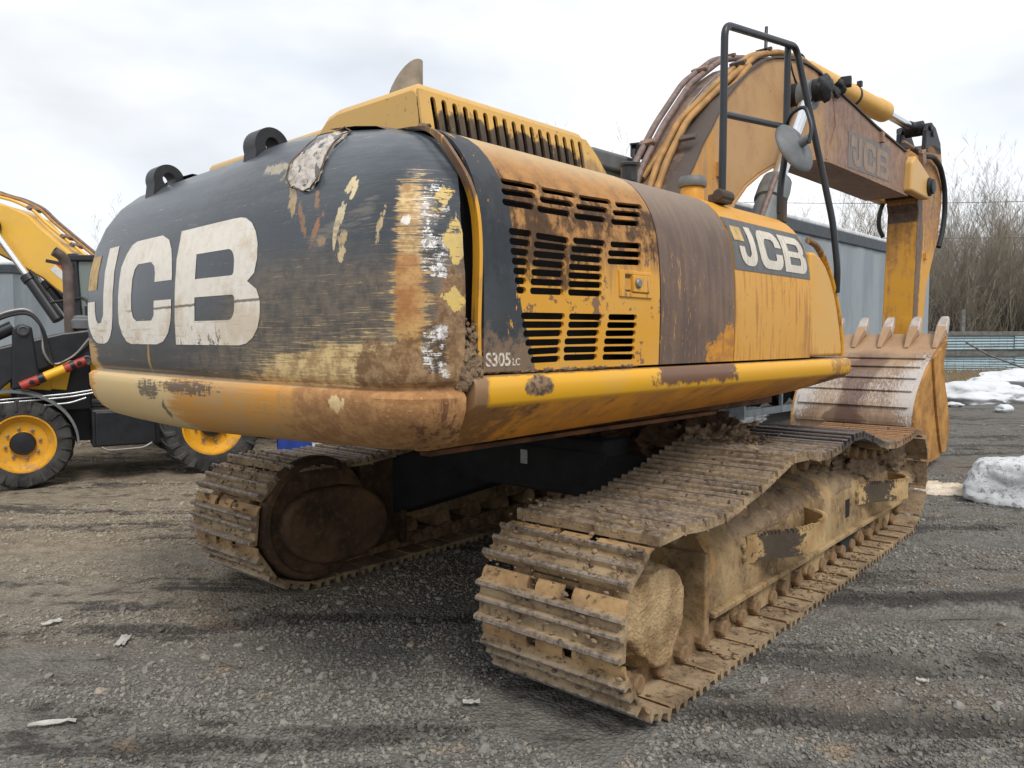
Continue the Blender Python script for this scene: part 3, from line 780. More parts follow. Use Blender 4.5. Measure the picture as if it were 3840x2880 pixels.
def mark(m, cx, cz, rx, rz, n, k=1.0, tilt=0):
    """irregular spot on the rear face: 1 inside"""
    u = (m.x - cx) + (m.z - cz) * tilt; w = m.z - cz
    e = 1 - (u / rx) * (u / rx) - (w / rz) * (w / rz)
    return (e + (n - .5) * (6.0 * k)).st(.10, .45)
def cw_material():
    m = M('counterweight_paint')
    hs = m.noise(3.0, 8, .74, stretch=(1, 1, 24)); hs2 = m.noise(5, 7, .74, stretch=(.7, .7, 60), off=4); hs3 = m.noise(9, 7, .75, stretch=(1, 1, 12), off=7)
    n = m.noise(2.2, 6, .6); f = m.noise(18, 6, .7); g = m.noise(48, 4, .7); br = m.noise(7, 7, .75); b2 = m.noise(13, 7, .72, off=5)
    vs = m.noise(9, 6, .68, stretch=(3, 3, .35)); ch = m.noise(26, 7, .72, stretch=(1.6, 1.6, .7), off=2)
    x, z = m.x, m.z
    ux = x + (m.y + 3.07).max(0.)                            # distance round the right corner
    c = m.mix(n.st(.35, .7), BLK, (.050, .060, .070, 1))
    c = m.mix(((hs3 - .5) * 1.2 + z.st(1.9, 2.35) * .35).st(.05, .5) * .62, c, (.10, .115, .13, 1))      # greyer brushed look, stronger towards the top
    # grey brown dirt film on the middle and lower right
    film = (x.st(-.3, .9) * z.st(2.15, 1.65) * .98 + z.st(1.80, 1.45) * .32 + (n - .5) * .9 + (hs - .5) * 1.0).st(.22, .85)
    c = m.mix(film * .74, c, m.mix((f + (hs3 - .5) * .8).st(.35, .7), lin(126, 112, 94), lin(84, 78, 71)))
    vl = m.noise(6, 6, .75, stretch=(9, 9, 1.2), off=14).st(.66, .68) * z.st(1.95, 1.7) * (b2 + .02).st(.48, .52)
    c = m.mix(vl * .6, c, lin(170, 158, 136))
    # pale horizontal scratches
    for nn, w0, w1 in ((hs2, .615, .645), (hs3, .66, .675)):
        sc = nn.st(w0, w1) * (x.st(.1, .9) * .85 + .12) * z.st(2.25, 1.85)
        c = m.mix(sc * .75, c, m.mix(f.st(.4, .6), lin(196, 172, 124), lin(150, 128, 96)))
    sl = (hs2 + z.st(1.80, 1.50) * .07).st(.60, .635) * x.st(.20, .7) * z.st(1.86, 1.70)
    c = m.mix(sl * .85, c, m.mix(f.st(.4, .6), lin(214, 190, 140), lin(176, 148, 104)))
    # worn through to yellow and cream along the bottom
    low = (z.st(1.62, 1.45) * x.st(.20, .80) * .62 + x.st(.55, 1.35) * z.st(1.80, 1.50) * .55 + (hs - .5) * 1.5 + (br - .5) * .5).st(.40, .60)
    c = m.mix(low, c, m.mix((f + (hs3 - .5) * .8).st(.38, .62), lin(224, 196, 140), lin(172, 140, 98)))
    lowl = (x.st(-.95, -1.40) * z.st(1.74, 1.47) + (hs - .5) * 1.1 + (br - .5) * .4).st(.38, .6)
    c = m.mix(lowl, c, lin(196, 158, 100))
    # vertical strip before the right corner worn by slewing against banks
    strip = (ux.st(1.33, 1.44) * ux.st(1.68, 1.44) * z.st(2.26, 2.02) * .80 + (hs - .5) * 2.6 + (hs3 - .5) * 1.6 + (hs2 - .5) * .8).st(.42, .56)
    c = m.mix(strip, c, m.mix((f + (hs2 - .5)).st(.38, .62), lin(214, 186, 132), lin(160, 124, 76)))
    rust = (ux.st(1.37, 1.41) * ux.st(1.62, 1.45) * z.st(1.92, 1.84) * z.st(1.46, 1.64) * .92 + (hs - .5) * 1.5 + (hs3 - .5) * .9 + (b2 - .5) * .8).st(.44, .60)
    c = m.mix(rust * .85, c, m.mix(br.st(.38, .62), lin(156, 96, 44), lin(196, 154, 94)))
    # dried mud towards the lower right and round the corner
    mudm = (x.st(.95, 1.42) * z.st(1.74, 1.46) * .8 + ux.st(1.50, 1.66) * z.st(2.0, 1.75) * .75 + (f - .5) * 1.0 + (n - .5) * .8 + (hs3 - .5) * .5).st(.44, .66)
    c = m.mix(mudm * .88, c, m.mix((f + (g - .5) * .6).st(.35, .65), lin(160, 130, 96), lin(116, 86, 60)))
    # white remains of a torn warning sticker, flaking in patches round the corner
    wz = ux.st(1.47, 1.53) * ux.st(1.68, 1.60)
    for cz, h, q in ((2.05, .12, .04), (1.88, .13, .06), (1.56, .13, .08)):
        pz = ((z - cz).abs()).st(h, h * .35)
        wh = (wz * pz * .62 + (b2 - .5) * 2.4 + (hs3 - .5) * 1.9 - q).st(.50, .56) * wz
        c = m.mix(wh, c, m.mix(g.st(.42, .6), lin(236, 234, 232), lin(150, 144, 138)))
        dk = (wz * pz * .6 + (hs3 - .5) * 1.8 + (f - .5) * .8).st(.40, .5) * (1 - wh) * wz
        c = m.mix(dk * .7, c, lin(44, 44, 46))
    for cz, h, c0, tz in ((2.06, .055, 1.60, -.6), (1.92, .10, 1.67, .3), (1.73, .06, 1.67, .1)):
        st = (1 - ((ux - c0) / .078).abs() - ((z - cz) + (ux - c0) * tz).abs() / h + (ch - .5) * 1.4 + (br - .5) * 1.6).st(.16, .20)
        c = m.mix(st * ux.st(1.54, 1.58) * (b2 * .5 + hs3 * .5).st(.45, .475), c, m.mix(f.st(.42, .66), lin(216, 186, 104), lin(196, 172, 122)))
    # chipped spots and gouges
    for cx, cz, rx, rz, col, tl in ((1.12, 2.13, .020, .030, lin(222, 202, 156), 0), (1.15, 2.115, .014, .04, lin(222, 202, 156), 0), (1.115, 2.045, .024, .050, lin(216, 200, 160), 0), (1.10, 1.985, .014, .07, lin(214, 194, 150), 0), (1.14, 1.945, .030, .034, lin(188, 164, 118), 0), (1.14, 1.895, .026, .03, lin(210, 188, 142), 0),
                                (.60, 2.27, .10, .028, lin(168, 158, 132), .9), (.73, 2.21, .05, .035, lin(158, 144, 112), .9), (.80, 2.12, .024, .085, lin(172, 148, 104), .5), (.885, 2.04, .020, .075, lin(140, 102, 70), .5), (.955, 2.10, .016, .05, lin(146, 106, 70), .5),
                                (.985, 1.99, .018, .08, lin(156, 104, 66), -.35), (1.02, 1.945, .035, .020, lin(170, 134, 88), .3), (1.32, 1.965, .012, .06, lin(190, 164, 122), 0), (1.40, 1.99, .012, .022, lin(226, 222, 214), 0), (-.39, 1.53, .022, .10, lin(176, 138, 88), 0), (-.375, 1.53, .008, .06, lin(60, 42, 30), 0)):
        c = m.mix(mark(m, cx, cz, rx, rz, ch, 1.0, tl) * .94, c, m.mix(g.st(.45, .65) * .5, col, tuple(v * .6 for v in col[:3]) + (1,)))
    # long diagonal rubs and fine nicks
    rub = m.noise(2.2, 6, .7, stretch=(1, 1, 5), off=11); rr = ((z - 1.98) - (x - 1.1) * .35).abs().st(.09, .02) * x.st(.85, 1.0) * x.st(1.36, 1.25)
    c = m.mix((rr * .5 + (hs3 - .5) * 1.2 + (rub - .5) * .6).st(.35, .6) * .55, c, lin(128, 118, 106))
    c = m.mix(m.noise(20, 5, .8, stretch=(.6, .6, 3), off=8).st(.70, .725) * .7, c, lin(200, 190, 170))
    # ---- lower band: yellow under cream scuffs, dust and brown mud on the right
    lb = m.mix((n + (f - .5) * .5 + (hs - .5) * .4).st(.36, .62), lin(206, 146, 66), lin(190, 150, 98))
    cream = (x.st(.25, -.45) * x.st(-1.40, -1.15) * .9 + (hs - .5) * 1.6 + (n - .5) * .9 + (br - .5) * .4).st(.46, .62)
    lb = m.mix(cream * .85, lb, lin(216, 190, 138))
    blk = (mark(m, .02, 1.385, .30, .035, hs3 * .6 + ch * .4, 1.4) + mark(m, -.40, 1.36, .14, .05, hs3 * .6 + ch * .4, 1.4) + mark(m, -.25, 1.27, .03, .05, ch, 1.2)).min(1.)
    lb = m.mix(blk * .85, lb, lin(78, 74, 66))
    brn = (x.st(.30, 1.25) * .9 + (n - .5) * .9 + (f - .5) * .8 + (vs - .5) * .5).st(.30, .85)
    lb = m.mix(brn * .86, lb, m.mix((f + (n - .5) * .6).st(.36, .64), lin(184, 140, 92), lin(146, 102, 64)))
    lb = m.mix((vs + (ux.st(1.1, 1.5) - 1) * .4).st(.50, .60) * .75 * z.st(1.42, 1.38), lb, lin(86, 54, 36))
    lb = m.mix((g + (f - .5) * .5).st(.60, .70) * .55 * ux.st(.6, 1.4), lb, lin(196, 162, 120))
    lb = m.mix((f.st(.60, .74)) * .35, lb, lin(206, 174, 130))
    lb = m.mix(mark(m, 1.12, 1.37, .05, .03, ch, 1.0), lb, lin(216, 190, 140))
    c = m.mix(z.st(1.436, 1.424), c, lb)
    edge = ((z - 1.424).abs() + (f - .5) * .02).st(.010, .003)
    c = m.mix(edge * .6 * x.st(1.4, .3), c, lin(206, 178, 140))
    rg = .30 + film * .25 + mudm * .4 + low * .25 + z.st(1.436, 1.424) * .3
    hgt = f * .35 + mudm * (f + g * .6) * .9 - low * .15 + z.st(1.436, 1.424) * brn * (g * .8 + f * .5) - strip * .1
    return m.out(c, rg, 0, hgt, .30, .010)
CWM = cw_material()
b = MB(); prof = dense(CWP, 3) + dense(CWB, 2)
b.rows([[(x, y, z + cw_lift(x, z)) for x, y in plan(d)] for d, z in prof])
k = len(plan(0))
for idx in (0, k - 1):                          # closed ends beside the doors
    ring = [i * k + idx for i in range(len(prof))]
    b.v += [(b.v[i][0] * .90, -2.80, b.v[i][2]) for i in ring]; o_ = len(b.v) - len(ring)
    b.f += [(ring[i], ring[i + 1], o_ + i + 1, o_ + i) for i in range(len(ring) - 1)]
# dents on the right corner
noisy(b, .008, 5, 3, lambda q: q.x > 1.2 and q.z > 1.45)
CW = up(b, 'counterweight', CWM, smooth=40)
CW['label'] = 'scraped black and yellow counterweight with big white letters'
# exposed concrete where the top edge is torn open
cl = [(.92, 2.35), (.86, 2.325), (.80, 2.275), (.765, 2.22), (.77, 2.165), (.81, 2.135), (.85, 2.13), (.90, 2.118), (.945, 2.12), (.985, 2.15), (.985, 2.21), (1.0, 2.27), (1.04, 2.32), (1.05, 2.355), (.98, 2.37)]
def conc(u, v):
    e = noise.noise(Vector((u * 25, v * 25, 1))) * .012 + noise.noise(Vector((u * 60, v * 60, 5))) * .007
    return cw_point(u, v, .003 + e)
m = M('broken_concrete'); n = m.noise(26, 6, .7); v = m.voronoi(40)
cm = m.out(m.mix(n.st(.42, .68), lin(196, 189, 181), lin(146, 134, 122)), .97, 0, n + v * .3, .5, .012, spec=.1)
cdt_mesh([cl], [], .012, conc).build('exposed_concrete', cm, CW, smooth=60)
rim = [cw_point(u, v, .012 + .006 * math.sin(i * 2.3)) for i, (u, v) in enumerate(cl)] ; rim.append(rim[0])
b = MB(); b.tube([p0.lerp(p1, t) + Vector((.006 * noise.noise(p0.lerp(p1, t) * 40), 0, .006 * noise.noise(p0.lerp(p1, t) * 37))) for p0, p1 in zip(rim, rim[1:]) for t in (0, .25, .5, .75)], [.0025 + .003 * abs(noise.noise(Vector((i * .4, 2, 1)))) for i in range(4 * (len(rim) - 1))], 6)
b.build('torn_edge', simple('torn_edge_steel', lin(120, 96, 74), .85, 0, .5, 30, .6), CW, smooth=60)
# big letters on the counterweight
def letter_material():
    m = M('worn_white_letters')
    hs = m.noise(4, 7, .75, stretch=(1, 1, 22)); f = m.noise(22, 6, .7); vs = m.noise(16, 5, .7, stretch=(3, 3, .25)); br = m.noise(9, 6, .8)
    c = m.mix(f.st(.4, .7) * .5, lin(236, 229, 217), lin(212, 198, 176))
    c = m.mix((hs + m.z.st(1.85, 1.6) * .06).st(.62, .68) * .6, c, lin(160, 142, 114))
    c = m.mix((vs + m.z.st(1.85, 1.55) * .06).st(.69, .71) * .8, c, lin(70, 64, 56))
    c = m.mix((br + (f - .5) * .4 + m.z.st(1.72, 1.58) * .17 - .11).st(.64, .67) * .85, c, lin(66, 64, 60))
    c = m.mix((m.noise(3, 6, .7, off=3) + m.z.st(1.85, 1.65) * .08).st(.54, .68) * .5, c, lin(198, 172, 134))
    ln = ((m.z - 1.742 - m.x * .012 + (f - .5) * .012).abs()).st(.008, .003) * m.x.st(-.75, -.5)
    c = m.mix(ln * .8, c, lin(84, 66, 50))
    return m.out(c, .6, 0, f - hs * .4, .3, .004)
LET = letter_material()
J, C, B, h1, h2, sq = letters()
LH, LZ = .485, 1.572
ls = lambda u: -.07 + (u - 2.58) * LH
for poly, holes, nm in ((J, [], 'letter_j'), (C, [], 'letter_c'), (B, [h1, h2], 'letter_b')):
    cdt_mesh([poly], holes, .11, lambda u, v: cw_point(ls(u), LZ + v * LH, .0018)).build('letter', LET, CW, smooth=50)
m = M('logo_square'); f = m.noise(20, 4); SQM = m.out(m.mix(f.st(.4, .7), lin(200, 168, 108), lin(160, 130, 86)), .6)
cdt_mesh([sq], [], .06, lambda u, v: cw_point(ls(u), LZ + v * LH, .0018)).build('logo_square', SQM, CW)
# lifting eyes on the counterweight
LUGM = simple('lug_black', (.022, .024, .028, 1), .45, 0, .4, 18, .2)
for x, y, z, s_ in ((.265, -2.88, 2.430, 1.0), (-.80, -2.87, 2.434, 1.0)):
    o_ = []; ho = []
    for i in range(20):
        a = R(-20 + 220 * i / 19); o_.append((y + .082 * math.cos(a), z + .082 * math.sin(a)))
    o_ += [(y - .092, z - .14), (y + .16, z - .14)]
    for i in range(18):
        a = 2 * math.pi * i / 18; ho.append((y + .034 * math.cos(a), z + .006 + .034 * math.sin(a)))
    mb = cdt_mesh([o_], [ho], .2, lambda u, v: (x, u, v))
    up(mb, 'lifting_eye', LUGM, solid=.105, off=0, bevel=.010, seg=3, smooth=40)

# side section of the bonnet doors: x against z
PRF = [(1.49, 1.48), (1.495, 1.75), (1.485, 1.95), (1.46, 2.10), (1.41, 2.21), (1.33, 2.30), (1.22, 2.355), (1.05, 2.378), (.85, 2.385)]
_s = [0]
for a_, b_ in zip(PRF, PRF[1:]): _s.append(_s[-1] + math.dist(a_, b_))
# a rounder resampling of the section
def smooth_prof():
    P = [Vector(p) for p in PRF]; o = []
    for i in range(len(P) - 1):
        p0, p1, p2, p3 = P[max(0, i - 1)], P[i], P[i + 1], P[min(len(P) - 1, i + 2)]
        for k in range(8):
            t = k / 8
            o.append(.5 * ((2 * p1) + (p2 - p0) * t + (2 * p0 - 5 * p1 + 4 * p2 - p3) * t * t + (3 * p1 - p0 - 3 * p2 + p3) * t ** 3))
    return o + [P[-1]]
SP = smooth_prof(); SS = [0]
for a_, b_ in zip(SP, SP[1:]): SS.append(SS[-1] + (b_ - a_).length)
def side(y, s, off=0):
    k = min(len(SS) - 2, max(0, int(np.searchsorted(SS, s)) - 1)); f = (s - SS[k]) / (SS[k + 1] - SS[k])
    p = SP[k].lerp(SP[k + 1], f); t = (SP[k + 1] - SP[k]).normalized()
    return Vector((p.x + t.y * off, y, p.y - t.x * off))
STOP = SS[-1]
SLOTS = [(-2.631, 0.687, -2.431, 0.693), (-2.406, 0.687, -2.195, 0.694), (-2.172, 0.689, -1.948, 0.701), (-1.919, 0.693, -1.704, 0.713), (-2.643, 0.645, -2.458, 0.654), (-2.436, 0.643, -2.231, 0.65), (-2.213, 0.644, -1.993, 0.655), (-1.961, 0.65, -1.742, 0.668), (-2.652, 0.605, -2.48, 0.607), (-2.463, 0.603, -2.264, 0.606), (-2.241, 0.602, -2.031, 0.61), (-1.991, 0.607, -1.778, 0.622), (-2.637, 0.501, -2.513, 0.503), (-2.638, 0.466, -2.526, 0.466), (-2.635, 0.43, -2.537, 0.431), (-2.631, 0.395, -2.543, 0.398), (-2.625, 0.361, -2.549, 0.363), (-2.619, 0.327, -2.556, 0.328), (-2.612, 0.294, -2.558, 0.294), (-2.491, 0.499, -2.294, 0.498), (-2.506, 0.465, -2.31, 0.468), (-2.512, 0.43, -2.321, 0.434), (-2.521, 0.397, -2.33, 0.4), (-2.528, 0.362, -2.34, 0.366), (-2.534, 0.327, -2.342, 0.332), (-2.537, 0.294, -2.344, 0.298), (-2.269, 0.502, -2.052, 0.509), (-2.285, 0.467, -2.075, 0.475), (-2.297, 0.433, -2.086, 0.439), (-2.306, 0.397, -2.088, 0.404), (-2.311, 0.364, -2.09, 0.37), (-2.313, 0.33, -2.092, 0.337), (-2.315, 0.298, -2.094, 0.302), (-2.018, 0.509, -1.788, 0.522), (-2.04, 0.471, -1.797, 0.484), (-2.049, 0.437, -1.801, 0.449), (-2.586, 0.202, -2.333, 0.205), (-2.58, 0.17, -2.338, 0.173), (-2.573, 0.137, -2.347, 0.141), (-2.561, 0.104, -2.353, 0.106), (-2.546, 0.071, -2.357, 0.075), (-2.529, 0.04, -2.356, 0.042), (-2.309, 0.205, -2.088, 0.207), (-2.313, 0.173, -2.098, 0.176), (-2.322, 0.14, -2.109, 0.143), (-2.334, 0.108, -2.113, 0.11), (-2.338, 0.076, -2.114, 0.076), (-2.337, 0.045, -2.119, 0.045), (-2.049, 0.208, -1.837, 0.211), (-2.057, 0.175, -1.838, 0.177), (-2.067, 0.141, -1.844, 0.143), (-2.075, 0.108, -1.847, 0.108), (-2.079, 0.075, -1.849, 0.075), (-2.083, 0.043, -1.847, 0.04)]
def door_material():
    m = M('louvred_door_paint'); y, z = m.y, m.z
    n = m.noise(3.2, 6, .65); f = m.noise(14, 6, .7); vs = m.noise(8, 5, .65, stretch=(2, 3, .45)); g = m.noise(36, 4, .7)
    c = m.mix(n.st(.4, .7) * .35, YEL, YELF)
    gr = (z.st(1.66, 2.10) * .85 + .06 + (vs - .5) * 1.0 + (n - .5) * .5 + y.st(-1.75, -2.3) * .15).st(.34, .80)
    c = m.mix(gr * .8, c, m.mix(f.st(.35, .65), lin(166, 118, 70), lin(124, 88, 60)))
    so = ((z - 2.06).abs().st(.22, .06) * .62 + (z - 1.85).abs().st(.16, .03) * y.st(-2.0, -2.3) * .62 + (z - 1.62).abs().st(.1, .02) * y.st(-2.1, -2.4) * .3 + (f - .5) * 1.1 + (n - .5) * .8 + (vs - .5) * .5).st(.46, .70)
    c = m.mix(so * .82, c, m.mix(g.st(.4, .6), lin(62, 46, 38), lin(30, 26, 26)))
    gp = (m.noise(6, 6, .7, off=6) + (z - 1.72).abs().st(.08, .02) * .10).st(.63, .65)
    c = m.mix(gp * .85, c, lin(104, 78, 66))
    c = m.mix(g.st(.66, .72) * .7, c, lin(70, 48, 30))
    c = m.mix(z.st(2.22, 2.34) * .55, c, lin(206, 182, 140))                      # paler on the roll of the top
    # black painted band behind the slanted edge
    ed = y + 2.60 + (z - 1.9) * .10 + (z.st(1.95, 1.48) * -.0) - (z.st(1.75, 1.48) * .06)
    bk = ed.st(-.002, -.008)
    band = m.mix(n.st(.35, .7), (.024, .030, .037, 1), (.048, .052, .058, 1))
    ch = (m.noise(7, 6, .75, stretch=(1, 1.4, .45), off=2) + z.st(1.9, 1.5) * .03).st(.625, .645)
    band = m.mix(ch, band, lin(224, 160, 40))
    band = m.mix((f + z.st(1.72, 1.50) * .34 - .16).st(.45, .62) * .85, band, lin(128, 104, 80))
    c = m.mix(bk, c, band)
    return m.out(c, .45 + so * .3 + gr * .15, 0, f * .6 - gp * .3, .25, .006)
def grid_step(mb): return mb
b = cdt_mesh([[(-2.775, .002), (-1.655, .002), (-1.655, STOP), (-2.775, STOP)]], [stadium((a, s0), (c, s1), .0125) for a, s0, c, s1 in SLOTS], .055, lambda u, v: side(u, v))
DOOR = up(b, 'louvred_door', door_material(), smooth=40, solid=.012, off=1)
DOOR['label'] = 'yellow radiator door with rows of horizontal slots and a black band'
# rim of the door beside the counterweight, bent outwards
DKY = yellow_paint('door_edge_paint', lambda m: m.z.st(2.0, 2.2) * .4 + .30, BRN, YEL, .2)
rimp = []
for i in range(40):
    s_ = .0 + (STOP - .05) * i / 39; bulge = .012 * math.sin(s_ * 9) + .03 * math.exp(-((s_ - .78) / .12) ** 2)
    q = side(-2.79 - bulge * .7, s_, .010); rimp.append(q)
b = MB(); rows = []
for q in rimp: rows.append([q + Vector((.004, -.008, 0)), q + Vector((.008, .004, 0)), q + Vector((-.006, .010, 0)), q + Vector((-.035, -.002, 0))])
b.rows(rows, closed=True); b.build('door_edge', DKY, DOOR, smooth=50)
# latch
b = MB(); y0, y1, s0, s1 = -1.975, -1.728, .295, .407
def slab(b, y0, y1, s0, s1, o0, o1):
    b.add([side(y, s, o) for o in (o0, o1) for y, s in ((y0, s0), (y1, s0), (y1, s1), (y0, s1))], [(0, 1, 2, 3), (4, 5, 6, 7), (0, 1, 5, 4), (1, 2, 6, 5), (2, 3, 7, 6), (3, 0, 4, 7)])
for q in ((-1.975, -1.935, s0, s1), (-1.752, -1.728, s0, s1), (-1.935, -1.752, s0, s0 + .020), (-1.935, -1.752, s1 - .016, s1)): slab(b, *q, .010, .020)
LAT = b.build('door_latch', yellow_paint('latch_paint', lambda m: m.z * 0 + .34, BRN, YEL, .2), DOOR, bevel=.003)
b = MB(); slab(b, -1.885, -1.757, .317, .390, .010, .026); LF = b.build('latch_flap', LAT.data.materials[0], DOOR, bevel=.004)
b = MB(); b.lathe([(.022, 0), (.022, .006), (.015, .012), (0, .012)], side(-1.85, .355, .026), (1, 0, 0), 20); b.build('lock', STEEL, LF, smooth=35)
b = MB(); slab(b, -1.932, -1.888, .318, .388, .0105, .012); b.build('latch_recess', simple('latch_dark', (.10, .06, .02, 1), .8), DOOR)
# model number
TXM = M('worn_white_print'); f = TXM.noise(60, 5, .8); TXM = TXM.out(TXM.mix(f.st(.5, .62), lin(214, 204, 192), lin(96, 82, 70)), .7)
tm = Matrix(((0, 0, 1, 1.5035), (1, 0, 0, -2.765), (0, 1, 0, 1.503), (0, 0, 0, 1)))
text_mesh('model_number', 'S305', .066, TXM, DOOR, tm)
text_mesh('model_number', 'LC', .036, TXM, DOOR, Matrix.Translation((0, .135, 0)) @ tm)
# near-black boxes stand in for the shade behind the louvres and in the gap
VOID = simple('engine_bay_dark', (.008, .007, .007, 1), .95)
b = MB(); b.box((.70, -2.2, 1.85), (1.30, 1.15, .75)); up(b, 'louvre_shade_box', VOID)
b = MB(); b.box((1.26, -2.82, 1.78), (.30, .03, .62)); up(b, 'gap_shade_box', VOID)
b = MB(); b.box((.9, -.8, 1.82), (1.0, 1.7, .72)); up(b, 'inner_bay', VOID)
# dried mud in the corner between counterweight and door
b = MB()
for i in range(110):
    t = i / 110; r = .020 * (1 - t) + .006; b.lump((1.490 + random.uniform(-.02, .006), -2.825 + random.uniform(-.035, .03), 1.45 + .20 * t + random.uniform(-.02, .02)), (r, r, r * 1.2), i, .7, 2, 2.2)
for i in range(50):
    t = i / 50; r = random.uniform(.008, .018); b.lump((1.49, -2.80 + 1.0 * t, 1.482), (r, r * 1.6, r * .7), i, .5, 2)
tag(up(b, 'mud_clod', MUDM, smooth=70), kind='stuff')

def panel(name, y0, y1, mat, s1=STOP):
    b = cdt_mesh([[(y0, .002), (y1, .002), (y1, s1), (y0, s1)]], [], .06, lambda u, v: side(u, v))
    return up(b, name, mat, smooth=40, solid=.012, off=1)
def brown_panel_mat():
    m = M('grimy_brown_panel'); n = m.noise(2.5, 6, .62); f = m.noise(16, 6, .7); vs = m.noise(7, 5, .65, stretch=(2, 4, .3)); y, z = m.y, m.z
    c = m.mix((vs * .6 + n * .5 + (f - .5) * .2).st(.38, .68), lin(122, 98, 80), lin(92, 74, 64))
    c = m.mix(f.st(.55, .72) * .3, c, lin(134, 104, 84))
    c = m.mix(z.st(2.08, 2.32) * .55, c, lin(150, 134, 116))
    ch = (y.st(-1.45, -1.02) * z.st(1.78, 1.54) * .70 + y.st(-1.12, -.98) * z.st(1.95, 2.1) * z.st(2.3, 2.2) * .35 + (m.noise(7, 6, .75, off=3) - .5) * 1.5 + (m.noise(26, 4, .7) - .5) * .4).st(.46, .50)
    c = m.mix(ch, c, m.mix(f.st(.4, .6), lin(206, 140, 34), lin(166, 112, 48)))
    s1 = m.noise(5, 6, .72, stretch=(1, 9, 1.6), off=2)
    s2 = m.noise(7, 6, .75, stretch=(1, 12, 3), off=6); sc = (s1.st(.59, .61) * y.st(-1.15, -1.45)).max(s2.st(.63, .65)) * z.st(2.08, 1.95)
    c = m.mix(sc * .8, c, lin(190, 140, 76))
    return m.out(c, .55, 0, f * .5 - ch * .2, .22, .005)
P2 = panel('brown_panel', -1.645, -.935, brown_panel_mat()); P2['label'] = 'brown grimy panel with yellow chips'
P3M = yellow_paint('yellow_door_paint', lambda m: .37 + m.z.st(1.66, 1.50) * .10 * (m.noise(6, 5, .7) - .2) + (m.y.st(-.15, .06)) * m.z.st(2.0, 1.6) * .22 - m.z.st(2.15, 2.3) * .2, lin(150, 108, 58), (.64, .30, .022, 1), .28)
P3 = panel('decal_panel', -.925, .07, P3M); P3['label'] = 'yellow panel carrying the dark decal'
# decal on the yellow panel
def decal_mats(name, back, fore):
    m = M(name + '_back'); v = m.noise(14, 5, .7, stretch=(1, 3, .3)); a = m.out(m.mix(v.st(.4, .66) * .8, back, tuple(x * 1.6 for x in back[:3]) + (1,)), .5)
    m = M(name + '_fore'); v = m.noise(20, 6, .75, stretch=(1, 4, .25)); f = m.noise(30, 5, .7)
    b_ = m.out(m.mix(v.st(.42, .68) * .85, fore, tuple(x * .45 for x in fore[:3]) + (1,)), .55); return a, b_
DB, DF = decal_mats('door_decal', (.085, .085, .085, 1), lin(214, 206, 190))
zs_ = lambda z: float(np.interp(z, [p.y for p in SP], SS))
fy = lambda u: -.845 + u * .2135
fz = lambda v: zs_(1.985 + v * .212)
b = cdt_mesh([[(-.922, zs_(1.957)), (.058, zs_(1.957)), (.058, zs_(2.232)), (-.922, zs_(2.232))]], [], .06, lambda u, v: side(u, v, .0145)); b.build('decal_ground', DB, P3, smooth=40)
for poly, holes in ((J, []), (C, []), (B, [h1, h2])):
    cdt_mesh([poly], holes, .2, lambda u, v: side(fy(u), fz(v), .0165)).build('decal_letter', DF, P3, smooth=40)
cdt_mesh([sq], [], .2, lambda u, v: side(fy(u), fz(v), .0165)).build('decal_square', SQM, P3)
# front tool box with rounded nose and grab rail
b = MB(); oy = [(.082, 1.484), (.082, 2.13), (.15, 2.135), (.24, 2.11), (.33, 2.06), (.42, 1.98), (.49, 1.89), (.55, 1.78), (.60, 1.66), (.635, 1.55), (.645, 1.484)]
b.prism(oy, .80, 1.49); up(b, 'front_box', yellow_paint('front_box_paint', lambda m: .16 + m.z.st(1.58, 1.50) * .18 + m.y.st(.25, .1) * m.z.st(1.8, 1.55) * .3, lin(160, 114, 60), (.66, .34, .04, 1), .6), smooth=25, bevel=.02, seg=3)
gr = fillet([(1.475, .07, 2.20), (1.475, .20, 2.185), (1.475, .36, 2.09), (1.475, .50, 1.93), (1.475, .60, 1.76), (1.475, .66, 1.60), (1.475, .68, 1.484)], .15, 4)
b = MB(); b.tube(gr, .020, 10); up(b, 'grab_rail', DKY, smooth=50)
# seam shadows: near-black strips put into the gaps between panels
for y in (-1.65, -.93, .076):
    b = MB(); rows = []
    for i in range(24):
        s_ = (STOP - .02) * i / 23; rows.append([side(y - .008, s_, -.02), side(y - .008, s_, .004), side(y + .008, s_, .004), side(y + .008, s_, -.02)])
    b.rows(rows); up(b, 'seam_shade_strip', VOID)
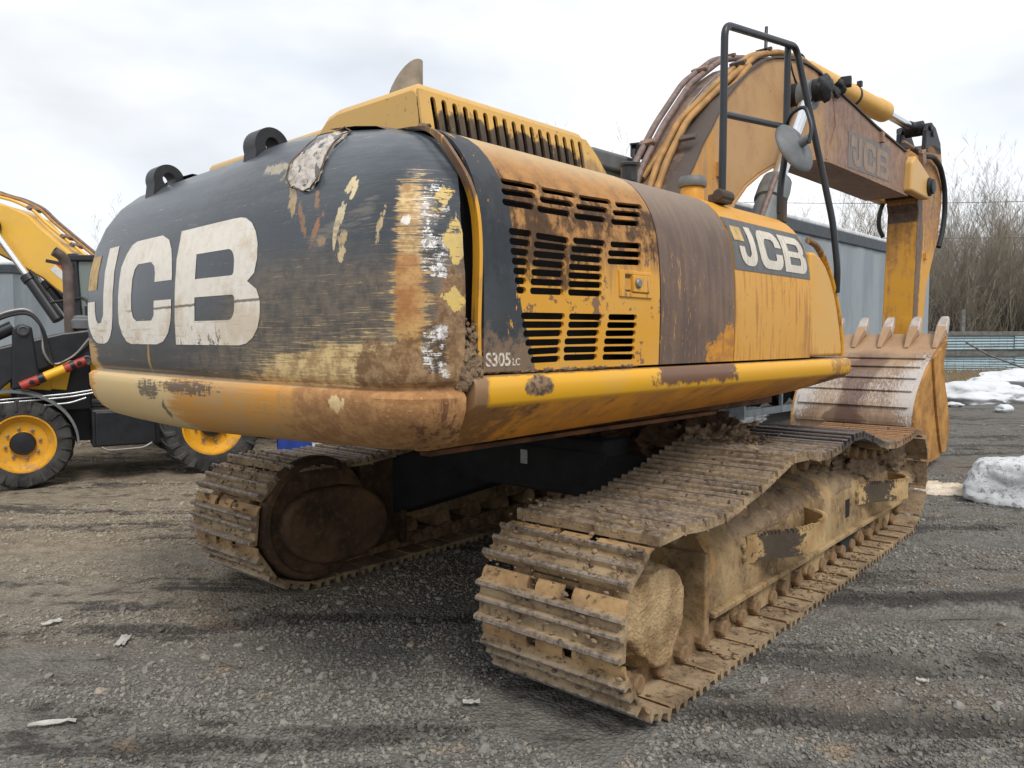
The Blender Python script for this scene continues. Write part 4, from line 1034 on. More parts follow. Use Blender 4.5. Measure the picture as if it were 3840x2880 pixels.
# skirt: bent yellow sill along the side
def sec(y):
    t = min(1, max(0, (y + .30) / 1.0)); t2 = t * t
    return [(1.30, 1.474), (1.505, 1.470), (1.524, 1.452), (1.528, 1.425), (1.525, 1.376), (1.515, 1.362), (1.27 + .22 * t2, 1.190 + .035 * min(1, (y + 2.835) / 2.5) + .12 * t2), (1.20 + .25 * t2, 1.183 + .035 * min(1, (y + 2.835) / 2.5) + .12 * t2), (1.1, 1.32)]
b = MB(); ys = [-2.835 + 3.545 * i / 44 for i in range(45)]
b.rows([[(x, y, z) for x, z in sec(y)] for y in ys], closed=True); k = 9; b.f += [tuple(range(k)), tuple(range(len(b.v) - k, len(b.v)))]
def skirt_mat():
    m = M('side_sill_paint'); y, z = m.y, m.z; n = m.noise(3, 6, .65); f = m.noise(16, 6, .7); dg = m.noise(5, 6, .7, stretch=(1, 2.2, 3)); g = m.noise(40, 4, .7)
    c = m.mix(n.st(.45, .7) * .3, (.74, .38, .010, 1), YELF)
    up_ = z.st(1.352, 1.366)
    lowc = m.mix((n + (dg - .5) * .6).st(.35, .65), lin(236, 160, 46), lin(196, 134, 62))
    lowc = m.mix((y.st(-2.0, -2.75) * .6 + (f - .5) * .9 + (dg - .5) * .5).st(.35, .6) * .8, lowc, lin(122, 88, 58))
    lowc = m.mix((dg + (f - .5) * .25).st(.62, .68) * .5, lowc, lin(92, 62, 38))
    bm = ((y + 1.30).abs().st(.62, .20) * .66 + (m.noise(5, 7, .72, off=4) - .5) * 1.7 + (f - .5) * .5).st(.36, .46) * (z + (f - .5) * .10).st(1.375, 1.40)
    c = m.mix(bm, c, lin(112, 80, 58))
    c = m.mix(((y + 2.50) / .09 * ((y + 2.50) / .09) + (z - 1.425) / .045 * ((z - 1.425) / .045) + (f - .5) * 2.2).st(1.0, .6), c, m.mix(g.st(.4, .6), lin(70, 58, 48), lin(142, 112, 80)))
    fm = (y.st(.18, .50) * .5 + (f - .5) * 1.1 + (n - .5) * .5).st(.36, .5) * .8
    c = m.mix(fm, c, lin(150, 104, 48)); 
    c = m.mix((z.st(1.455, 1.472) * .6 + (f - .5) * .8).st(.3, .5) * .8, c, lin(140, 110, 80))
    c = m.mix((y.st(-2.72, -2.83) * 1.0 + (f - .5) * .7).st(.3, .6), c, lin(140, 108, 76))
    c = m.mix(up_, lowc, c)
    fr2 = (y.st(.1, .45) * .6 + (f - .5) * 1.4).st(.5, .62) * (1 - up_)
    c = m.mix(fr2 * .8, c, lin(70, 50, 36))
    return m.out(c, .42 + (1 - up_) * .12, 0, f * .5 + g * .2, .22, .006)
SK = up(b, 'side_sill', skirt_mat(), smooth=40, bevel=.006); SK['label'] = 'bright yellow bent sill below the doors'
b = MB(); b.box((-.2, -1.0, 1.185), (2.5, 3.1, .075)); b.box((1.10, -1.55, 1.150), (.06, 2.3, .022)); up(b, 'turntable_plate', simple('plate_paint', lin(112, 72, 36), .8, 0, .7, 5), bevel=.005)
b = MB(); b.box((-1.0, -.4, 1.33), (1.0, 4.4, .22)); up(b, 'left_platform', DARKM, bevel=.02)
b = MB(); b.box((.1, .4, 1.5), (.9, 1.9, .5)); up(b, 'centre_frame', DARKM, bevel=.02)

# engine hood
HM = yellow_paint('hood_paint', lambda m: .20 + m.z.st(2.56, 2.42) * m.x.st(.98, 1.0) * .40 + m.y.st(-2.5, -2.3) * .08, lin(140, 112, 78), (.64, .38, .09, 1), .6, top=lambda m: m.z.st(2.60, 2.63) * .55, soot=lambda m: m.x.st(.975, .99) * (m.z.st(2.60, 2.46) * .55 + .22) * m.y.st(-2.62, -2.50) * m.y.st(-1.5, -1.7) * m.z.st(2.61, 2.58))
HY0, HY1 = -2.63, -1.52
hs = [(y, 2.452 + .0, 2.572) for y in [-2.55 + .060 * i for i in range(17)]]
b = cdt_mesh([[(HY0, 2.30), (HY1 + .17, 2.30), (HY1 + .14, 2.42), (HY1 + .06, 2.52), (HY1 - .02, 2.59), (HY0, 2.59)]], [stadium((y + .004, 2.37), (y - .010, 2.572), .0140) for y, _, _ in hs], .08,
             lambda u, v: (1.02 - max(0, v - 2.40) * .16, u, v))
HOOD = up(b, 'engine_hood', HM, solid=.012, off=0, smooth=30)
HOOD['label'] = 'tall yellow engine hood with upright slots'
b = MB(); x1, zt = .99, 2.59
# rear face, top and roll edges
rows = []
ys_ = [HY0, HY0 + .012, HY0 + .035, HY1 - .05, HY1 - .01, HY1 + .05, HY1 + .13, HY1 + .165]
zt_ = [2.59, 2.612, 2.625, 2.625, 2.60, 2.53, 2.42, 2.30]
for y, z in zip(ys_, zt_):
    rows.append([(.985, y, z - .030), (.975, y, z - .012), (.955, y, z), (.44, y, z + .004), (.36, y, z - .012), (.29, y, z - .060), (.22, y, 2.30)])
b.rows(rows)
b.add([(.985, HY0, 2.56), (.975, HY0, 2.578), (.955, HY0, 2.59), (.44, HY0, 2.594), (.36, HY0, 2.578), (.29, HY0, 2.530), (.22, HY0 , 2.30), (1.02, HY0, 2.30)], [(0, 1, 2, 3, 4, 5, 6, 7)])
b.build('hood_top', HM, HOOD, smooth=35, bevel=.006)
b = MB(); b.box((.62, -2.03, 2.44), (.62, .95, .22)); b.build('hood_inside', VOID, HOOD)
b = MB(); b.prism([(-2.47, 2.28), (-.6, 2.28), (-.6, 2.66), (-2.38, 2.665), (-2.45, 2.64)], -1.18, .35); up(b, 'hood_cover', HM, bevel=.03, seg=3)
b = MB(); b.box((.45, -2.66, 2.455), (.34, .04, .03)); b.lump((.62, -2.66, 2.455), (.16, .03, .02), 3, .4, 3); up(b, 'hood_gasket', RUBBER, bevel=.006)
b = MB()
for i in range(60):
    x = -.2 + 1.3 * i / 60; r = random.uniform(.008, .02); b.lump((x, -2.66 + random.uniform(-.03, .03), 2.452 + (-.04 if x > .8 else 0)), (r * 1.6, r, r * .8), i, .5, 2)
tag(up(b, 'mud_clod', MUDM, smooth=70), kind='stuff')
# exhaust outlet
b = MB(); b.tube([(.48, -2.27, 2.5), (.48, -2.27, 2.62), (.48, -2.27, 2.84)], .082, 22, cap=False)
for j in range(22):                      # mouth cut on a steep slant
    v = Vector(b.v[2 * 22 + j]); h = ((v.x - .48) * .76 + (v.y + 2.27) * .65) / .082
    b.v[2 * 22 + j] = (v.x, v.y, 2.735 + .175 * (1 - max(0, (1 - h) / 2) ** 1.5))
up(b, 'exhaust_pipe', simple('sooty_pipe', lin(160, 148, 132), .85, .0, .35, 9, .3), smooth=50, solid=.006, off=-1)
# valves and caps on top of the right bay
b = MB(); b.lathe([(.075, 0), (.075, .09), (.068, .10), (0, .10)], (.82, -.19, 2.47), (0, 0, 1), 24); FC = up(b, 'filler_neck', P3M, smooth=40)
b = MB(); b.lathe([(.088, .10), (.092, .11), (.092, .135), (.085, .15), (.078, .165), (.04, .172), (0, .172)], (.82, -.19, 2.47), (0, 0, 1), 24); b.build('filler_cap', GREYP, FC, smooth=35)
b = MB(); b.lathe([(.085, .0), (.085, .02), (.12, .03), (0, .04)], (.82, -.19, 2.39), (0, 0, 1), 24); b.build('neck_base', HM, FC, smooth=40)
b = MB(); b.lathe([(.05, 0), (.05, .13), (.066, .135), (.066, .15), (.055, .155), (.05, .14), (0, .14)], (.75, -.80, 2.48), (0, 0, 1), 20); b.box((.79, -.83, 2.55), (.02, .05, .05)); up(b, 'vent_post', BLACKP, smooth=40)
b = MB(); b.box((.5, -.6, 2.36), (1.2, 2.0, .05)); up(b, 'top_deck', HM, bevel=.01)

# cab on the left
GLS = M('cab_glass').out((.30, .36, .34, 1), .08, 0, trans=.55)
b = MB()
for x in (-1.42, -.40):
    for y in (.05, 1.55): b.box((x, y, 2.15), (.09, .09, 1.75))
b.box((-.91, .8, 1.40), (1.1, 1.65, .22)); CAB = up(b, 'cab', BLACKP, bevel=.02)
b = MB(); b.prism([(-.05, 3.02), (.0, 3.085), (.35, 3.125), (.9, 3.13), (1.55, 3.07), (1.68, 2.99), (1.60, 2.96), (.0, 2.98)], -1.47, -.36); b.build('cab_roof', GREYP, CAB, smooth=30, bevel=.03, seg=3)
b = MB(); b.box((-.40, .8, 2.45), (.012, 1.4, 1.05)); b.box((-.91, .05, 2.5), (.95, .012, .95)); b.box((-1.42, .8, 2.35), (.012, 1.4, 1.2)); b.box((-.91, 1.56, 2.35), (.95, .012, 1.3)); b.build('window', GLS, CAB)
b = MB(); b.box((-.9, .75, 1.75), (.5, .5, .5)); b.box((-.9, .5, 2.2), (.5, .12, .6)); b.build('seat', RUBBER, CAB, bevel=.05)
# work lamp on its bracket beside the boom
b = MB(); b.box((-.24, .86, 3.21), (.20, .15, .012), rz=.3); b.box((-.33, .84, 3.16), (.012, .14, .10), rz=.3); LB = up(b, 'lamp_bracket', BLACKP)
b = MB(); b.lathe([(.02, -.05), (.05, -.04), (.055, .02), (.055, .04), (0, .045)], (-.24, .84, 3.14), (0, 1, 0), 16); b.tube(fillet([(-.24, .80, 3.13), (-.28, .76, 3.06), (-.26, .80, 3.0), (-.2, .85, 2.95)], .03, 3), .008, 6); b.build('work_lamp', RUBBER, LB, smooth=40)

# handrail, mirror
b = MB(); pth = fillet([(1.30, -.70, 2.37), (1.30, -.70, 3.315), (1.275, .30, 3.475), (1.47, .475, 2.36), (1.50, .50, 2.05), (1.49, .52, 1.9)], .07, 6)
b.tube(pth, .021, 12); b.tube(fillet([(1.255, .225, 3.462), (1.25, .235, 2.80), (1.25, .165, 2.56), (1.25, .165, 2.40)], .06, 5), .021, 12)
b.tube([(1.30, -.70, 2.835), (1.252, .235, 2.955)], .019, 12); b.tube([(1.05, .35, 3.67), (1.08, .28, 3.50)], .012, 8)
HR = up(b, 'handrail', BLACKP, smooth=50)
b = MB(); b.box((1.29, -.70, 2.37), (.09, .13, .05)); b.lathe([(.035, -.07), (.035, .07)], (1.31, -.70, 2.385), (0, 1, 0), 12); b.build('rail_foot', simple('rail_foot_paint', lin(76, 62, 52), .6), HR, bevel=.01)
b = MB(); b.box((1.26, .175, 2.42), (.05, .05, .16)); b.build('rail_foot', HR.children[0].data.materials[0], HR, bevel=.006)
nm = Vector((.89, -.20, .39)); nm = UPM.inverted() @ nm; nm.normalize(); mc = Vector((1.36, .145, 2.80))
b = MB(); b.lathe([(.168, -.028), (.172, -.02), (.168, -.012), (.150, .002), (.09, .022), (.03, .03), (.0, .03)], mc, nm, 36); MI = up(b, 'mirror', GREYP, smooth=30)
b = MB(); b.lathe([(.167, -.029), (0, -.03)], mc, nm, 36); b.build('mirror_glass', simple('mirror_glass', (.8, .82, .84, 1), .03, 1, 0, bump=0), MI, smooth=40)
b = MB(); b.tube(fillet([(1.25, .235, 2.96), (1.30, .18, 3.02), (1.40, .16, 3.05), (1.46, .13, 2.90), (1.45, .11, 2.80)], .05, 4), .012, 10); b.build('mirror_arm', BLACKP, MI, smooth=50)
b = MB(); b.lathe([(.028, .01), (.028, .085), (.022, .095), (0, .095)], mc, nm, 16); b.build('mirror_clamp', GREYP, MI, smooth=40)

# ------------------------------------------------------------------ boom, arm, bucket
def boom_mat(name, rust=.35, off=0):
    m = M(name); n = m.noise(1.7, 6, .62, off=off); f = m.noise(13, 6, .7); vs = m.noise(5, 5, .65, stretch=(2, 3, .35)); g = m.noise(42, 4, .7); y, z = m.y, m.z
    c = m.mix(n.st(.4, .68), lin(184, 146, 100), lin(160, 122, 86))
    c = m.mix((y.st(1.6, .9) * .35 + (vs - .5) * .9).st(.2, .5) * .8, c, lin(206, 148, 56))
    br = (y.st(2.7, 3.4) * rust * 1.5 + (n - .5) * .8 + (vs - .5) * .6).st(.22, .60)
    c = m.mix(br * .9, c, m.mix(f.st(.35, .65), lin(144, 118, 106), lin(116, 92, 82)))
    c = m.mix(f.st(.55, .72) * .35, c, lin(150, 96, 58))
    pt = (m.noise(16, 5, .75, off=3)).st(.67, .70); c = m.mix(pt * .85, c, lin(74, 42, 30))
    c = m.mix(g.st(.64, .72) * .5, c, lin(92, 66, 50))
    return m.out(c, .66, 0, f * .6 - pt * .3, .28, .006)
BOOM = boom_mat('boom_paint')
bt = [(.18, 1.75), (.30, 2.25), (.545, 2.78), (.655, 2.91), (.79, 3.10), (.95, 3.28), (1.12, 3.50), (1.35, 3.69), (1.57, 3.85), (1.855, 4.01), (2.04, 4.08), (2.25, 4.135), (2.49, 4.18), (2.75, 4.205), (2.96, 4.207), (3.2, 4.185), (3.43, 4.15), (3.99, 4.10), (4.72, 4.015), (5.87, 3.926)]
bb = [(5.95, 3.41), (5.2, 3.41), (3.94, 3.404), (3.35, 3.40), (3.0, 3.37), (2.7, 3.315), (2.45, 3.257), (2.08, 3.156), (1.78, 3.03), (1.52, 2.89), (1.31, 2.72), (1.05, 2.40), (.80, 2.0), (.62, 1.65)]
b = MB(); b.prism(bt + [(6.0, 3.88), (6.0, 3.45)] + bb, -.135, .335); BM = up(b, 'boom', BOOM, bevel=.012); BM['label'] = 'dusty brown and yellow arched boom'
def sweep_plate(line, x0, x1, th):
    b = MB(); rows = []
    for i, p in enumerate(line):
        a, c = Vector(line[max(0, i - 1)]), Vector(line[min(len(line) - 1, i + 1)]); t = (c - a).normalized(); n = Vector((-t.y, t.x)) * th
        rows.append([(x0, p[0], p[1]), (x1, p[0], p[1]), (x1, p[0] + n.x, p[1] + n.y), (x0, p[0] + n.x, p[1] + n.y)])
    b.rows(rows, closed=True); b.f += [(0, 1, 2, 3), tuple(range(len(b.v) - 4, len(b.v)))]; return b
TOPD = boom_mat('boom_top_grime', .2, 4)
m = M('boom_top_plate'); n = m.noise(4, 6, .65); f = m.noise(20, 6, .7)
TOPD = m.out(m.mix((n + (f - .5) * .6 + m.x.st(.05, .3) * .35).st(.35, .75), lin(150, 122, 102), lin(88, 78, 72)), .85, 0, f, .5, .01)
sweep_plate(bt, -.155, .355, .018).build('top_plate', TOPD, BM, smooth=30)
sweep_plate(bb, -.155, .355, .018).build('bottom_plate', BOOM, BM, smooth=30)
for x0, x1 in ((.30, .425), (-.225, -.10)):
    b = MB(); b.prism([(5.85, 3.44), (5.88, 3.80), (6.0, 3.90), (6.25, 3.84), (6.60, 3.74), (6.78, 3.62), (6.74, 3.48), (6.62, 3.43)], x0, x1)
    b.build('boom_end_plate', yellow_paint('end_plate_paint', lambda m: .12 + m.z * 0 + m.y.st(6.4, 6.65) * .3, BRN, YELF, .5), BM, bevel=.03, seg=3)
b = MB(); b.lathe([(.12, -.30), (.12, .345), (.095, .36), (.095, .385), (.06, .39), (0, .39)], (.1, 6.60, 3.59), (1, 0, 0), 20)
GREASE = simple('greasy_black', (.016, .016, .019, 1), .5, 0, .5, 30, .8)
b.build('arm_pin', GREASE, BM, smooth=35)
# through pin of the lift cylinders
b = MB(); b.lathe([(.10, -.56), (.10, .56)], (.1, 2.42, 3.84), (1, 0, 0), 18); b.lump((.64, 2.42, 3.85), (.07, .10, .11), 4, .3, 3); b.build('lift_pin', GREASE, BM, smooth=50)
# decal on the boom
BDB, BDF = decal_mats('boom_decal', lin(104, 94, 88), lin(150, 128, 110))
bx = lambda o: (lambda u, v: (.3375 + o, 4.03 + u * .298, 3.475 + v * .32 + (u * .298) * .0))
b = MB(); b.add([(.338, 3.90, 3.432), (.338, 5.262, 3.468), (.338, 5.275, 3.88), (.338, 3.895, 3.81)], [(0, 1, 2, 3)]); b.build('decal_ground', BDB, BM)
for poly, holes in ((J, []), (C, []), (B, [h1, h2]), (sq, [])): cdt_mesh([poly], holes, .5, bx(.003)).build('decal_letter', BDF, BM)
b = MB(); b.box((.35, 4.92, 3.93), (.05, .07, .12)); b.box((.35, 1.05, 2.95), (.06, .05, .12)); b.build('boom_bracket', BOOM, BM, bevel=.005)
# seam of the cast nose and weld bead
b = MB(); b.tube([(.337, 3.42, 4.13), (.339, 3.52, 3.80), (.338, 3.30, 3.41)], .007, 6); b.tube([(.337, 2.42, 4.10), (.338, 2.62, 3.8), (.338, 2.70, 3.35)], .007, 6); b.build('weld_bead', BOOM, BM, smooth=60)
# steel pipes along the top of the boom
PIPEY = simple('pipe_faded_yellow', lin(176, 132, 74), .6, 0, .35, 9, .25); PIPEG = simple('pipe_grey_primer', lin(128, 108, 100), .6, 0, .35, 20, .2)
def along(x, off, i0, i1, skip=1):
    o = []
    for i in range(i0, i1, skip):
        a, c = Vector(bt[max(0, i - 1)]), Vector(bt[min(len(bt) - 1, i + 1)]); t = (c - a).normalized(); n = Vector((-t.y, t.x))
        o.append((x, bt[i][0] + n.x * off, bt[i][1] + n.y * off))
    return o
pipes = [(-.13, .12, PIPEG), (-.06, .10, PIPEG), (.22, .075, PIPEY), (.29, .065, PIPEY), (.13, .055, PIPEG)]
for x, off, mt in pipes:
    P_ = along(x, off, 1, 16, 2)
    if mt is PIPEY: P_ = [(x - .14, p[1] - .02, p[2] + .02) if i < 3 else p for i, p in enumerate(P_)]
    b = MB(); b.tube(fillet(P_, .10, 4), .027 if off > .06 else .022, 10); b.build('boom_pipe', mt, BM, smooth=50)
for x in (.03, .06, .09):
    b = MB(); b.tube(fillet(along(x, .028, 1, 12, 1), .05, 2), .006, 6); b.build('grease_line', simple('thin_steel_line', (.4, .38, .36, 1), .4, .6), BM)
b = MB(); b.tube(fillet([(-.05, .55, 2.86), (.02, .95, 3.32), (.20, 1.22, 3.60), (.30, 1.32, 3.66), (.33, 1.58, 3.90)], .08, 5), .026, 10); b.build('boom_pipe', PIPEY, BM, smooth=50)
for k_ in (4, 8, 10):
    p = Vector(bt[k_]); a, c = Vector(bt[k_ - 1]), Vector(bt[k_ + 1]); t = (c - a).normalized(); n = Vector((-t.y, t.x)); q = p + n * .09; an = math.atan2(t.y, t.x)
    for x_, w_, dz in ((-.095, .15, .03), (.255, .14, .0)):
        b = MB(); b.box((x_, q.x - math.sin(an) * dz, q.y + math.cos(an) * dz), (w_, .05, .028), rx=an); b.build('pipe_clamp', TOPD, BM, bevel=.005)
# hoses and lamp at the crown
b = MB(); b.lump((.2, 2.75, 4.27), (.10, .12, .05), 6, .5, 3); b.lump((.34, 3.62, 4.20), (.05, .07, .07), 9, .5, 3); b.lump((.33, 3.50, 4.12), (.04, .09, .06), 12, .5, 3)
b.tube(fillet([(.36, 2.3, 4.17), (.37, 2.38, 4.0), (.36, 2.55, 3.93), (.36, 2.8, 4.0), (.37, 3.0, 3.94)], .08, 4), .008, 6); b.tube(fillet([(.34, 3.0, 4.22), (.37, 3.2, 4.16), (.36, 3.5, 4.05), (.34, 3.6, 4.16)], .08, 4), .012, 6)
b.tube([(.12, 3.0, 4.2), (.12, 3.05, 4.38), (.12, 3.15, 4.42)], .04, 8)
b.build('boom_hose', RUBBER, BM, smooth=60)
b = MB(); b.box((.36, 3.72, 4.27), (.11, .10, .10), rz=.3); b.box((.36, 3.62, 4.22), (.03, .14, .03)); b.build('boom_lamp', RUBBER, BM, bevel=.012)
# lift cylinders
for x in (.50, -.30):
    a, e = Vector((x, 2.42, 3.84)), Vector((x, .95, 1.75)); d = (e - a)
    at_t = lambda t: a + d * t
    b = MB(); b.lathe([(.13, -.06), (.13, .06)], at_t(.02), (1, 0, 0), 18); b.tube([at_t(.43), at_t(.46), at_t(.52), at_t(.525), at_t(1.0)], [.125, .135, .135, .115, .115], 22)
    LC_ = up(b, 'lift_cylinder', simple('cylinder_grey', lin(112, 116, 116), .5, 0, .3, 8, .15), smooth=40)
    b = MB(); b.tube([at_t(.02), at_t(.45)], .062, 20); b.build('cylinder_rod', CHROME, LC_, smooth=60)
    b = MB(); o2 = Vector((.07, -.13, .08)); b.tube([at_t(.46) + o2, at_t(.98) + o2], .022, 8); b.tube([at_t(.455), at_t(.46) + o2], .022, 8); b.build('cylinder_pipe', PIPEG, LC_, smooth=60)
# arm cylinder on the boom
b = MB(); b.tube([(.1, 3.30, 4.33), (.1, 3.34, 4.335), (.1, 5.45, 4.43), (.1, 5.47, 4.43), (.1, 5.74, 4.445), (.1, 5.76, 4.447)], [.08, .115, .115, .128, .128, .09], 24)
AC = up(b, 'arm_cylinder', yellow_paint('arm_cylinder_paint', lambda m: .12 + m.z * 0, BRN, (.74, .42, .10, 1), .5, streak=False), smooth=40)
b = MB(); b.tube([(.1, 5.7, 4.442), (.1, 6.98, 4.48)], .055, 20); b.build('cylinder_rod', CHROME, AC, smooth=60)
b = MB(); b.tube([(.1, 4.60, 4.39), (.1, 4.65, 4.392)], .122, 24); b.box((.19, 4.62, 4.50), (.05, .05, .06)); b.lathe([(.10, -.11), (.10, .11)], (.1, 7.05, 4.48), (1, 0, 0), 18); b.tube([(.1, 6.75, 4.473), (.1, 7.0, 4.48)], [.065, .085], 16); b.build('cylinder_band', GREASE, AC, smooth=40)
# arm (stick)
def arm_mat():
    m = M('arm_paint'); n = m.noise(2.2, 6, .62); f = m.noise(13, 6, .7); vs = m.noise(4, 5, .65, stretch=(3, 3, .35)); y, z = m.y, m.z
    c = m.mix(n.st(.45, .7) * .6, (.64, .31, .022, 1), lin(194, 140, 68))
    d = (z.st(2.5, 3.4) * .45 + (vs - .5) * 1.2 + (n - .5) * .9 + (f - .5) * .4).st(.02, .42) * .9
    c = m.mix(d, c, m.mix(f.st(.4, .6), lin(168, 118, 68), lin(132, 92, 58)))
    k = ((z - 3.28).abs().st(.16, .08) * y.st(6.85, 6.70) + (z.st(4.18, 4.28)) + m.x.st(.27, .285) * ((y - 6.62 - (z - 2.4) * .12).abs()).st(.34, .12) * z.st(3.2, 2.9) * .7 + m.x.st(.27, .285) * z.st(2.75, 3.1) * y.st(6.95, 6.8) * .6 + (f - .5) * 1.0).st(.35, .65)
    c = m.mix(k * .88, c, m.mix(f.st(.4, .6), lin(48, 40, 38), lin(92, 80, 72)))
    c = m.mix((m.noise(16, 5, .75, off=3)).st(.68, .70) * .8, c, lin(90, 52, 30))
    return m.out(c, .55, 0, f, .2, .005)
ARM = arm_mat()
ao = [(6.50, .62), (6.50, 1.3), (6.57, 1.9), (6.595, 2.37), (6.64, 3.0), (6.66, 3.30), (6.60, 3.40), (6.62, 3.80), (6.80, 4.0), (6.92, 4.18), (7.2, 4.28), (7.64, 4.30), (7.72, 4.1), (7.75, 3.88), (7.77, 3.54), (7.6, 3.0), (7.36, 2.65), (7.13, 2.30), (6.98, 1.6), (6.86, .9), (6.78, .62)]
b = MB(); b.prism(ao, -.10, .29); AR = up(b, 'arm', ARM, bevel=.012); AR['label'] = 'yellow upright arm behind the bucket'
for x0, x1 in ((-.10, -.04), (.23, .29)):
    b = MB(); b.prism([(6.90, 4.10), (6.93, 4.42), (7.02, 4.53), (7.14, 4.56), (7.36, 4.53), (7.62, 4.36), (7.66, 4.20)], x0, x1); b.build('arm_lug', GREASE, AR, bevel=.012)
b = MB(); b.lathe([(.05, -.22), (.05, .22)], (.1, 7.05, 4.48), (1, 0, 0), 14); b.lathe([(.055, .20), (.055, .215), (0, .22)], (.1, 7.18, 4.42), (1, 0, 0), 14); b.build('lug_pin', GREASE, AR, smooth=40)
b = MB(); b.box((.305, 6.98, 2.72), (.04, .07, .09)); b.build('arm_bracket', ARM, AR, bevel=.005)
ta = Matrix(((0, 0, 1, .2925), (.36, -.933, 0, 7.30), (.933, .36, 0, 3.25), (0, 0, 0, 1)))
text_mesh('arm_lettering', '650M0N0', .13, simple('arm_letter_grey', lin(150, 146, 138), .6, 0, .3, 30), AR, ta)
b = MB(); b.tube(fillet([(.37, 6.05, 4.0), (.38, 6.5, 3.98), (.36, 7.0, 4.06), (.34, 7.45, 4.0), (.33, 7.74, 3.75), (.32, 7.83, 3.4), (.32, 7.72, 3.1), (.31, 7.60, 2.90)], .15, 5), .035, 10); up(b, 'hydraulic_hose', RUBBER, smooth=60)
b = MB(); b.tube(fillet([(-.12, 6.62, 3.55), (-.17, 6.55, 3.3), (-.18, 6.55, 3.12), (-.13, 6.60, 2.98)], .1, 5), .028, 10); up(b, 'hydraulic_hose', RUBBER, smooth=60)
b = MB(); b.box((.40, 6.35, 3.93), (.06, .14, .16), rx=.4); b.tube([(.36, 5.7, 4.02), (.38, 6.1, 4.0), (.40, 6.35, 3.96)], .022, 8); b.build('hose_clamp', BOOM, AR, bevel=.01)
# bucket, curled so that its outer skin faces the machine
def bucket_mat():
    m = M('scoured_bucket_steel'); vs = m.noise(7, 6, .7, stretch=(3.2, .5, .5)); n = m.noise(2.6, 5, .6); f = m.noise(18, 6, .7); fv = m.noise(26, 5, .75, stretch=(4, .7, .7)); x, z = m.x, m.z
    c = m.mix((n + (vs - .5) * .4).st(.38, .62), lin(166, 140, 112), lin(132, 106, 86))
    pale = ((z - 1.0).abs().st(.50, .1) * .32 + .03 + (fv - .5) * 1.5 + x.st(.40, .75) * .28 + x.st(-.3, -.65) * .3).st(.30, .50)
    c = m.mix(pale * .75, c, lin(204, 200, 196))
    wet = ((x - .05 + (z - 1.0) * -.12 + (n - .5) * .35).abs().st(.20, .12) * z.st(1.5, 1.3)) 
    c = m.mix(wet * .65, c, lin(88, 62, 52))
    wet2 = ((x - .0).abs() + (z - .62).abs() * 1.2 + (n - .5) * .5).st(.30, .22)
    c = m.mix(wet2 * .7, c, lin(86, 60, 48))
    c = m.mix(z.st(1.38, 1.45) * .6, c, lin(178, 142, 108))
    return m.out(c, .62, .0, f * .5 + fv * .4, .3, .008)
BKM = bucket_mat()
fl = [(6.34, 1.64), (6.05, 1.52), (5.77, 1.39), (5.49, 1.255), (5.29, 1.10), (5.12, .945), (5.02, .79), (4.97, .63), (4.97, .47), (5.03, .32), (5.17, .20), (5.40, .11), (5.75, .08), (6.05, .10)]
BX0, BX1 = -.655, .745
b = sweep_plate(fl, BX0, BX1, .03); BK = up(b, 'bucket', BKM, smooth=35); BK['label'] = 'scoured steel digging bucket with teeth pointing up'
# side plates: outer skin strip then the mouth edge
SIDE = mud_mat('bucket_side_paint', lin(188, 140, 76), lin(136, 98, 60), 3.5, .3, .01)
so = fl + [(6.28, .16), (6.42, .42), (6.28, .78), (6.10, 1.05), (6.02, 1.28), (6.12, 1.50)]
for x0, x1 in ((BX1, BX1 + .028), (BX0 - .028, BX0)):
    b = MB(); b.prism([(p[0], p[1]) for p in so], x0, x1); b.build('side_plate', SIDE, BK, bevel=.004)
b = MB(); b.prism([(6.20, 1.58), (5.60, 1.36), (5.66, 1.15), (5.78, .78), (6.0, .32), (6.10, .16), (6.28, .16), (6.43, .42), (6.30, .78), (6.13, 1.05), (6.05, 1.28)], BX1 + .028, BX1 + .058); b.build('side_cutter', SIDE, BK, bevel=.006)
b = MB(); b.prism([(6.20, 1.58), (5.60, 1.36), (5.66, 1.15), (5.78, .78), (6.0, .32), (6.10, .16), (6.28, .16), (6.43, .42), (6.30, .78), (6.13, 1.05), (6.05, 1.28)], BX0 - .058, BX0 - .028); b.build('side_cutter', SIDE, BK, bevel=.006)
# wear strips welded across the skin
def fl_at(z):
    for p, q in zip(fl, fl[1:]):
        if (p[1] - z) * (q[1] - z) <= 0: t = (p[1] - z) / (p[1] - q[1]); return Vector(p).lerp(Vector(q), t)
L_ = [0]
for p, q in zip(fl, fl[1:]): L_.append(L_[-1] + math.dist(p, q))
def fls(s):
    k = min(len(L_) - 2, max(0, int(np.searchsorted(L_, s)) - 1)); f = (s - L_[k]) / (L_[k + 1] - L_[k])
    p = Vector(fl[k]).lerp(Vector(fl[k + 1]), f); t = (Vector(fl[k + 1]) - Vector(fl[k])).normalized(); return p, Vector((-t.y, t.x))
s_ = .62
for i in range(8):
    w = .125
    b = MB(); rows = []
    for j in range(4):
        p, n = fls(s_ + w * j / 3); n = -n if n.y > 0 and False else n
        q = p + n * -.0
        rows.append((p, n))
    nsgn = 1 if (rows[0][1].x < 0) else -1
    rr = []
    for p, n in rows:
        n = n * nsgn
        o_ = p + n * .004; t_ = p + n * .026
        rr.append([(BX0 + .05, o_.x, o_.y), (BX1 - .05, o_.x, o_.y), (BX1 - .05, t_.x, t_.y), (BX0 + .05, t_.x, t_.y)])
    b.rows(rr, closed=True); b.f += [(0, 1, 2, 3), tuple(range(len(b.v) - 4, len(b.v)))]
    b.build('wear_strip', BKM, BK, bevel=.004, seg=1); s_ += .215
